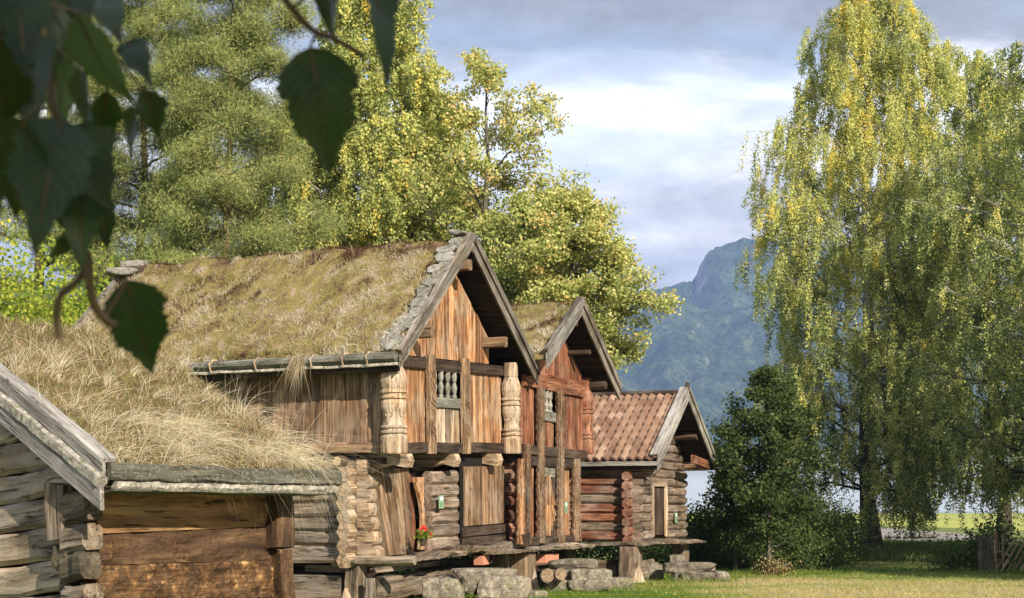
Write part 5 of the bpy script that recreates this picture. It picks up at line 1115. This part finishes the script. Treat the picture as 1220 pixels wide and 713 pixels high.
# ================================================================ the birch over the camera: near branches and leaves
NB = thing('birch_tree', 'dark hanging birch twigs with big soft leaves close to the camera at upper left', 'tree', (2.2, -2.6, 0))
off = np.array([2.2, -2.6, 0])
def birch_leaf(base, tip, w, facing, seed, tint, curl=.10, name='leaf'):
    rs = np.random.default_rng(seed); base = np.array(base)-off; tip = np.array(tip)-off; ax = tip-base; L = np.linalg.norm(ax); ax = ax/L
    n = np.array(facing, float); n -= n@ax*ax; n /= np.linalg.norm(n); b = np.cross(ax, n)
    K = 40; V_ = []; rows = 7
    def half(t):                                              # ovate-rhombic outline with a drawn-out tip
        return np.interp(t, [0, .04, .12, .24, .36, .5, .65, .8, .92, 1], [0, .22, .38, .49, .5, .43, .30, .15, .055, 0])
    ts = np.linspace(0, 1, K+1); ph = rs.uniform(0, 6)
    for i, t in enumerate(ts):
        ser = 1+(.085 if .08 < t < .93 else 0)*((i % 3)/2.-.5)*1.4+.10*sin(t*17+ph)*(.1 < t < .9)+.05*sin(t*41+ph*2); hw = half(t)*w*ser
        for j in range(rows):
            s = (j/(rows-1)*2-1); z = -curl*L*(t-.35)**2*1.2+abs(s)*hw*.22+.012*L*sin(t*9+s*2+ph)
            V_.append(base+ax*L*t+b*s*hw+n*z)
    f = quad_grid(K+1, rows); v = np.array(V_); g = np.stack([np.repeat(ts, rows), np.tile(np.linspace(-1, 1, rows), K+1), np.zeros(len(v))], 1)
    o = npmesh(name, v, f, 'frontleaf', np.full(len(v), tint), NB, True, g)
    mid = np.array([base+ax*L*t+n*(-curl*L*(t-.35)**2*1.2-.0004) for t in np.linspace(-.0, .97, 14)]); vv, ff, gg = tubes([(mid, np.linspace(.0009, .0003, 14))], 5)
    npmesh('midrib', vv, ff, 'twigmat', np.full(len(vv), .5), o, True, gg)
    return o
M['twigmat'] = wood('young_twig', (.05, .03, .015), (.14, .09, .045), (.22, .15, .08), (.2, .16, .1), .3, 20, bd=.0004)
M['twiglight'] = M['twigmat']
def frontmat():
    m, n, l = new_mat('shaded_near_leaf'); g = attr(n, 'gco').outputs['Vector']; a = attr(n, 'rnd').outputs['Fac']
    c = ramp(n, [(0, (.010, .022, .008)), (.6, (.022, .042, .015)), (1, (.09, .12, .08))]); l.new(a, c.inputs[0])  # greens darkened to carry canopy shade; pale grey end paints the sky sheen
    sx = n.new('ShaderNodeSeparateXYZ'); l.new(g, sx.inputs[0]); ab = n.new('ShaderNodeMath'); ab.operation = 'ABSOLUTE'; l.new(sx.outputs[1], ab.inputs[0])
    ma = n.new('ShaderNodeMath'); ma.operation = 'MULTIPLY_ADD'; l.new(ab.outputs[0], ma.inputs[0]); ma.inputs[1].default_value = -.28; l.new(sx.outputs[0], ma.inputs[2])
    sn = n.new('ShaderNodeMath'); sn.operation = 'MULTIPLY'; sn.inputs[1].default_value = 62; l.new(ma.outputs[0], sn.inputs[0]); s2 = n.new('ShaderNodeMath'); s2.operation = 'SINE'; l.new(sn.outputs[0], s2.inputs[0])
    f = maprange(n, l, s2.outputs[0], .7, 1, 0, .28); col = mixc(n, l, f, c.outputs[0], (.09, .13, .05))
    tco = n.new('ShaderNodeTexCoord').outputs['Object']; z1 = noise(n, l, tco, 130, 5, .7); z2 = maprange(n, l, z1.outputs[0], .66, .70, 0, .8); col = mixc(n, l, z2, col, (.10, .055, .02))
    z3 = noise(n, l, tco, 40, 4, .6); z4 = maprange(n, l, z3.outputs[0], .45, .65, 0, .4); col = mixc(n, l, z4, col, (.06, .085, .02))
    d = n.new('ShaderNodeBsdfPrincipled'); d.inputs['Roughness'].default_value = .5; d.inputs['Specular IOR Level'].default_value = .35; l.new(col, d.inputs['Base Color'])
    t = n.new('ShaderNodeBsdfTranslucent'); tcol = mixc(n, l, 1., col, (1.6, 2.0, .5), 'MULTIPLY'); l.new(tcol, t.inputs[0]); mx = n.new('ShaderNodeMixShader'); mx.inputs[0].default_value = .2
    l.new(d.outputs[0], mx.inputs[1]); l.new(t.outputs[0], mx.inputs[2]); o = n.new('ShaderNodeOutputMaterial'); l.new(mx.outputs[0], o.inputs[0]); return m
M['frontleaf'] = frontmat()
# (base px, base py, tip px, tip py, width px, distance, facing x tilt, tint)
LV = [(370, 56, 396, 214, 92, .80, .2, .35), (398, -45, 383, 58, 66, .78, -.3, .2), (440, -60, 469, 107, 50, .76, .9, .62), (150, 334, 184, 452, 74, .80, .3, .55),
      (88, 18, 157, 138, 62, .72, -.6, .95), (72, 138, 40, 300, 92, .70, .3, .5), (28, 142, 14, 264, 92, .69, -.2, .4), (74, 150, 134, 246, 86, .73, .4, .35), (98, 205, 94, 322, 58, .74, .1, .4),
      (100, 86, 108, 182, 62, .76, -.4, .3), (152, 46, 178, 97, 36, .82, .2, .5), (174, 108, 191, 167, 38, .83, .3, .45), (160, 130, 152, 190, 34, .84, -.1, .1), (120, -8, 143, 48, 40, .85, .2, .6),
      (77, 282, 64, 320, 22, .86, .6, .1), (118, 232, 128, 302, 34, .78, .1, .45), (20, -30, 30, 90, 74, .72, .1, .1), (0, 40, 6, 180, 70, .70, .4, .2), (46, 40, 30, 170, 70, .74, -.5, .55), (64, -10, 60, 100, 56, .78, .7, .25),
      (-10, -20, 10, 60, 80, .76, .2, .1), (98, -30, 100, 20, 60, .80, -.1, .1), (60, 60, 78, 160, 50, .80, .5, .85), (165, 112, 186, 165, 26, .86, -.7, .9), (12, 60, 20, 150, 34, .88, -.8, .8), (128, 110, 112, 200, 40, .82, .5, .25), (-30, 150, 0, 262, 70, .74, .4, .35)]
for i, (bx_, by_, tx, ty, w, d, fx, tint) in enumerate(LV):
    s = d/FPX; birch_leaf(near(bx_, by_, d), near(tx, ty, d*(1+.05*sin(i*2.3))), w*s, (fx, -1, .25*sin(i*1.7)+.1), 200+i, tint, .22+.14*sin(i*1.9))
def twig(pts, r0, r1, name='twig', mat='twigmat', sub=8, par=None):
    P = np.array([near(a, b, d)-off for a, b, d in pts]) if len(pts[0]) == 3 else pts
    t = np.linspace(0, len(P)-1, sub*(len(P)-1)+1); i0 = np.clip(t.astype(int), 0, len(P)-2); u = (t-i0)[:, None]
    def gp(k): return P[np.clip(k, 0, len(P)-1)]
    Q = .5*((2*gp(i0))+(-gp(i0-1)+gp(i0+1))*u+(2*gp(i0-1)-5*gp(i0)+4*gp(i0+1)-gp(i0+2))*u**2+(-gp(i0-1)+3*gp(i0)-3*gp(i0+1)+gp(i0+2))*u**3)
    v, f, g = tubes([(Q, np.linspace(r0, r1, len(Q)))], 8); return npmesh(name, v, f, mat, np.full(len(v), .5), par or NB, True, g)
s8 = .78/FPX
twig([(30, -190, .85), (44, -20, .78), (60, 100, .77), (76, 220, .77), (100, 300, .78), (106, 345, .78), (122, 378, .79), (150, 336, .80)], 4.2*s8, 2.6*s8)
twig([(106, 310, .78), (92, 335, .78), (72, 352, .78), (68, 378, .78), (71, 404, .78)], 4.5*s8, 5.0*s8, 'catkin')
twig([(104, 300, .775), (106, 330, .775), (112, 362, .78), (128, 384, .785), (136, 386, .79)], 6.*s8, 5*s8, 'catkin')
for a in ([(50, 5, .78), (90, 14, .76), (88, 18, .72)], [(70, 20, .78), (120, 50, .8), (165, 100, .82), (174, 108, .83)], [(62, 110, .77), (68, 130, .72), (72, 138, .70)], [(60, 110, .77), (40, 130, .70), (28, 142, .69)], [(90, 15, .79), (115, 60, .8), (128, 110, .82)],
          [(76, 220, .77), (90, 200, .75), (98, 205, .74)], [(60, 40, .78), (75, 65, .77), (100, 86, .76)], [(120, 50, .8), (140, 40, .82), (152, 46, .82)], [(98, 290, .78), (86, 282, .82), (77, 282, .86)], [(95, 210, .775), (110, 222, .78), (118, 232, .78)]):
    twig(a, 1.6*s8, 1.1*s8, 'leaf_stalk')
twig([(250, -260, .86), (300, -60, .80), (340, 0, .79), (372, 36, .79), (398, 46, .79), (435, 68, .79)], 5*s8, 3.2*s8)
twig([(385, 40, .79), (374, 46, .79), (370, 56, .80)], 2*s8, 1.6*s8, 'leaf_stalk'); twig([(350, 10, .79), (390, -30, .78), (398, -45, .78)], 2*s8, 1.6*s8, 'leaf_stalk'); twig([(300, -60, .80), (400, -90, .78), (440, -60, .76)], 2.4*s8, 1.6*s8, 'leaf_stalk')
# its trunk, boughs and unseen canopy behind the camera, placed to shade the leaves
rs = np.random.default_rng(77)
lines = [(np.array([(0, 0, 0), (.05, 0, 2), (-.05, .05, 4), (0, 0, 7), (.1, 0, 9)]), np.array([.26, .21, .17, .1, .03]))]
lines.append((np.array([(0, 0, 3.2), (-.8, .7, 4.0), (-1.7, 1.8, 3.9), (-2.3, 2.9, 3.1), tuple(near(30, -190, .85)-off)]), np.array([.06, .045, .03, .014, .0024])))
lines.append((np.array([(-1.7, 1.8, 3.9), (-2.1, 2.6, 3.3), (-2.3, 3.0, 2.7), tuple(near(250, -260, .86)-off)]), np.array([.03, .015, .008, .0024])))
tips = []
for i in range(34):
    a = i*2.4; z = rs.uniform(3.0, 8.5); r = rs.uniform(1., 2.6)*(1.15-.08*z+.3); A = np.array([0, 0, z-.6]); E = np.array([cos(a)*r, sin(a)*r, z+.2]); lines.append((np.array([A, (A+E)/2+[0, 0, .2], E]), np.array([.05, .03, .01])))
    for k in range(10): tips.append(A+(E-A)*rs.uniform(.3, 1)+rs.normal(0, .25, 3))
v, f, g = tubes(lines, 7); npmesh('trunk', v, f, 'birchbark', np.full(len(v), .5), NB, True, g)
tips = np.array(tips); P = (tips[:, None]+np.stack([rs.normal(0, .15, (340, 26)), rs.normal(0, .15, (340, 26)), -rs.uniform(0, 1.1, (340, 26))], -1)).reshape(-1, 3)
v, f = leafcards(P, .11, 1., .45); W_ = v.reshape(-1, 4, 3).mean(1)+off; keep = ~((W_[:, 1] > .1) & (np.abs(W_[:, 0]) < 1.2+W_[:, 1]*.5)); v = v.reshape(-1, 4, 3)[keep].reshape(-1, 3)
npmesh('crown', v, np.arange(len(v)).reshape(-1, 4), 'birch', np.full(len(v), .4), NB)

# ================================================================ air, sky, sun, camera
az = V(.50, -.866); EL = 28.
sd = bpy.data.lights.new('sun', 'SUN'); sd.energy = 5.0; sd.angle = R(.53); sd.color = (1., .90, .76); so = bpy.data.objects.new('sun', sd); COL.objects.link(so)
import mathutils
sv = mathutils.Vector((az[0]*cos(R(EL)), az[1]*cos(R(EL)), sin(R(EL)))); so.rotation_euler = sv.to_track_quat('Z', 'Y').to_euler(); so.location = sv*60
hz = MB(); a, b = (-3950, -250, -4), (3950, 4990, 640)
hv = [(x, y, z) for x in (a[0], b[0]) for y in (a[1], b[1]) for z in (a[2], b[2])]
hz.add(hv, [(0, 1, 3, 2), (4, 6, 7, 5), (0, 4, 5, 1), (2, 3, 7, 6), (0, 2, 6, 4), (1, 5, 7, 3)])
m = bpy.data.materials.new('air'); m.use_nodes = True; n = m.node_tree.nodes; n.clear(); l = m.node_tree.links
pv = n.new('ShaderNodeVolumePrincipled'); pv.inputs['Color'].default_value = (.30, .43, .80, 1); pv.inputs['Density'].default_value = 1.35e-4; pv.inputs['Anisotropy'].default_value = .0
o = n.new('ShaderNodeOutputMaterial'); l.new(pv.outputs[0], o.inputs['Volume']); HZO = hz.build('haze', m); tag(HZO, kind='stuff')

hz = MB(); hv = [(x, y, z) for x in (-2600, 3000) for y in (1000, 2250) for z in (.3, 42)]; hz.add(hv, [(0, 1, 3, 2), (4, 6, 7, 5), (0, 4, 5, 1), (2, 3, 7, 6), (0, 2, 6, 4), (1, 5, 7, 3)])
m = bpy.data.materials.new('lake_mist'); m.use_nodes = True; n = m.node_tree.nodes; n.clear(); l = m.node_tree.links
pv = n.new('ShaderNodeVolumePrincipled'); pv.inputs['Color'].default_value = (.95, .97, 1., 1); pv.inputs['Density'].default_value = 1.1e-3
o = n.new('ShaderNodeOutputMaterial'); l.new(pv.outputs[0], o.inputs['Volume']); tag(hz.build('mist', m), kind='stuff')

w = bpy.data.worlds.new('World'); S.world = w; w.use_nodes = True; n = w.node_tree.nodes; n.clear(); l = w.node_tree.links
sky = n.new('ShaderNodeTexSky'); sky.sky_type = 'NISHITA'; sky.sun_disc = False; sky.sun_elevation = R(EL); sky.sun_rotation = math.atan2(az[0], az[1]); sky.air_density = 1; sky.dust_density = 1.; sky.ozone_density = 1.5
tc = n.new('ShaderNodeTexCoord').outputs['Generated']
sp = n.new('ShaderNodeSeparateXYZ'); l.new(tc, sp.inputs[0])
def math_(op, a, b=None):
    q = n.new('ShaderNodeMath'); q.operation = op
    for s, v in ((q.inputs[0], a), (q.inputs[1], b)):
        if v is None: continue
        if isinstance(v, (int, float)): s.default_value = v
        else: l.new(v, s)
    return q.outputs[0]
warp = noise(n, l, mapping(n, l, tc, (1.9, 1.9, 5.), (4.3, 0, 0)), 1.9, 9, .62, .2)
el = math_('ADD', sp.outputs[2], math_('MULTIPLY', math_('SUBTRACT', warp.outputs[0], .5), .085))
SKYGAIN = 1.0
cl = ramp(n, [(0, (.60, .64, .70)), (.13, (.58, .62, .70)), (.16, (.52, .56, .65)), (.18, (.76, .77, .80)), (.195, (.58, .61, .69)), (.206, (.66, .68, .73)), (.218, (.95, .95, .96)), (.252, (1.08, 1.08, 1.07)), (.264, (.66, .68, .73)), (.276, (.32, .34, .385)), (.33, (.27, .295, .36)), (.5, (.42, .47, .58)), (1, (.50, .56, .68))], 'EASE')
l.new(el, cl.inputs[0])
fine = noise(n, l, mapping(n, l, tc, (4.2, 4.2, 11)), 2.3, 10, .66, .3); fv = maprange(n, l, fine.outputs[0], .32, .68, .70, 1.22)
fk = n.new('ShaderNodeCombineColor'); [l.new(fv, fk.inputs[i]) for i in range(3)]; cloud = mixc(n, l, 1., cl.outputs[0], fk.outputs[0], 'MULTIPLY')
cov = noise(n, l, mapping(n, l, tc, (2., 2., 7), (1.7, .4, .2)), 1.5, 6, .55, .2); cf = maprange(n, l, cov.outputs[0], .36, .46, .55, 1)
STR = .10
cg = n.new('ShaderNodeVectorMath'); cg.operation = 'SCALE'; l.new(cloud, cg.inputs[0]); cg.inputs['Scale'].default_value = .90/STR
sk2 = mixc(n, l, .5, sky.outputs[0], (4.0, 5.2, 7.2)); fin = mixc(n, l, cf, sk2, cg.outputs[0])
bg = n.new('ShaderNodeBackground'); bg.inputs[1].default_value = STR; l.new(fin, bg.inputs[0]); o = n.new('ShaderNodeOutputWorld'); l.new(bg.outputs[0], o.inputs[0])

cd = bpy.data.cameras.new('camera'); cam = bpy.data.objects.new('camera', cd); COL.objects.link(cam); S.camera = cam
cd.sensor_width = 36; cd.lens = FPX/1220*36; cam.location = (0, 0, EYE); cam.rotation_euler = (R(90)+PITCH, 0, 0); cd.clip_start = .05; cd.clip_end = 9000
cd.dof.use_dof = True; cd.dof.focus_distance = 29.5; cd.dof.aperture_fstop = 22
S.view_settings.view_transform = 'Standard'; S.view_settings.look = 'None'; S.view_settings.exposure = .78; S.view_settings.gamma = 1
S.cycles.volume_bounces = 1; S.cycles.max_bounces = 6; S.cycles.transparent_max_bounces = 8; S.cycles.use_denoising = True
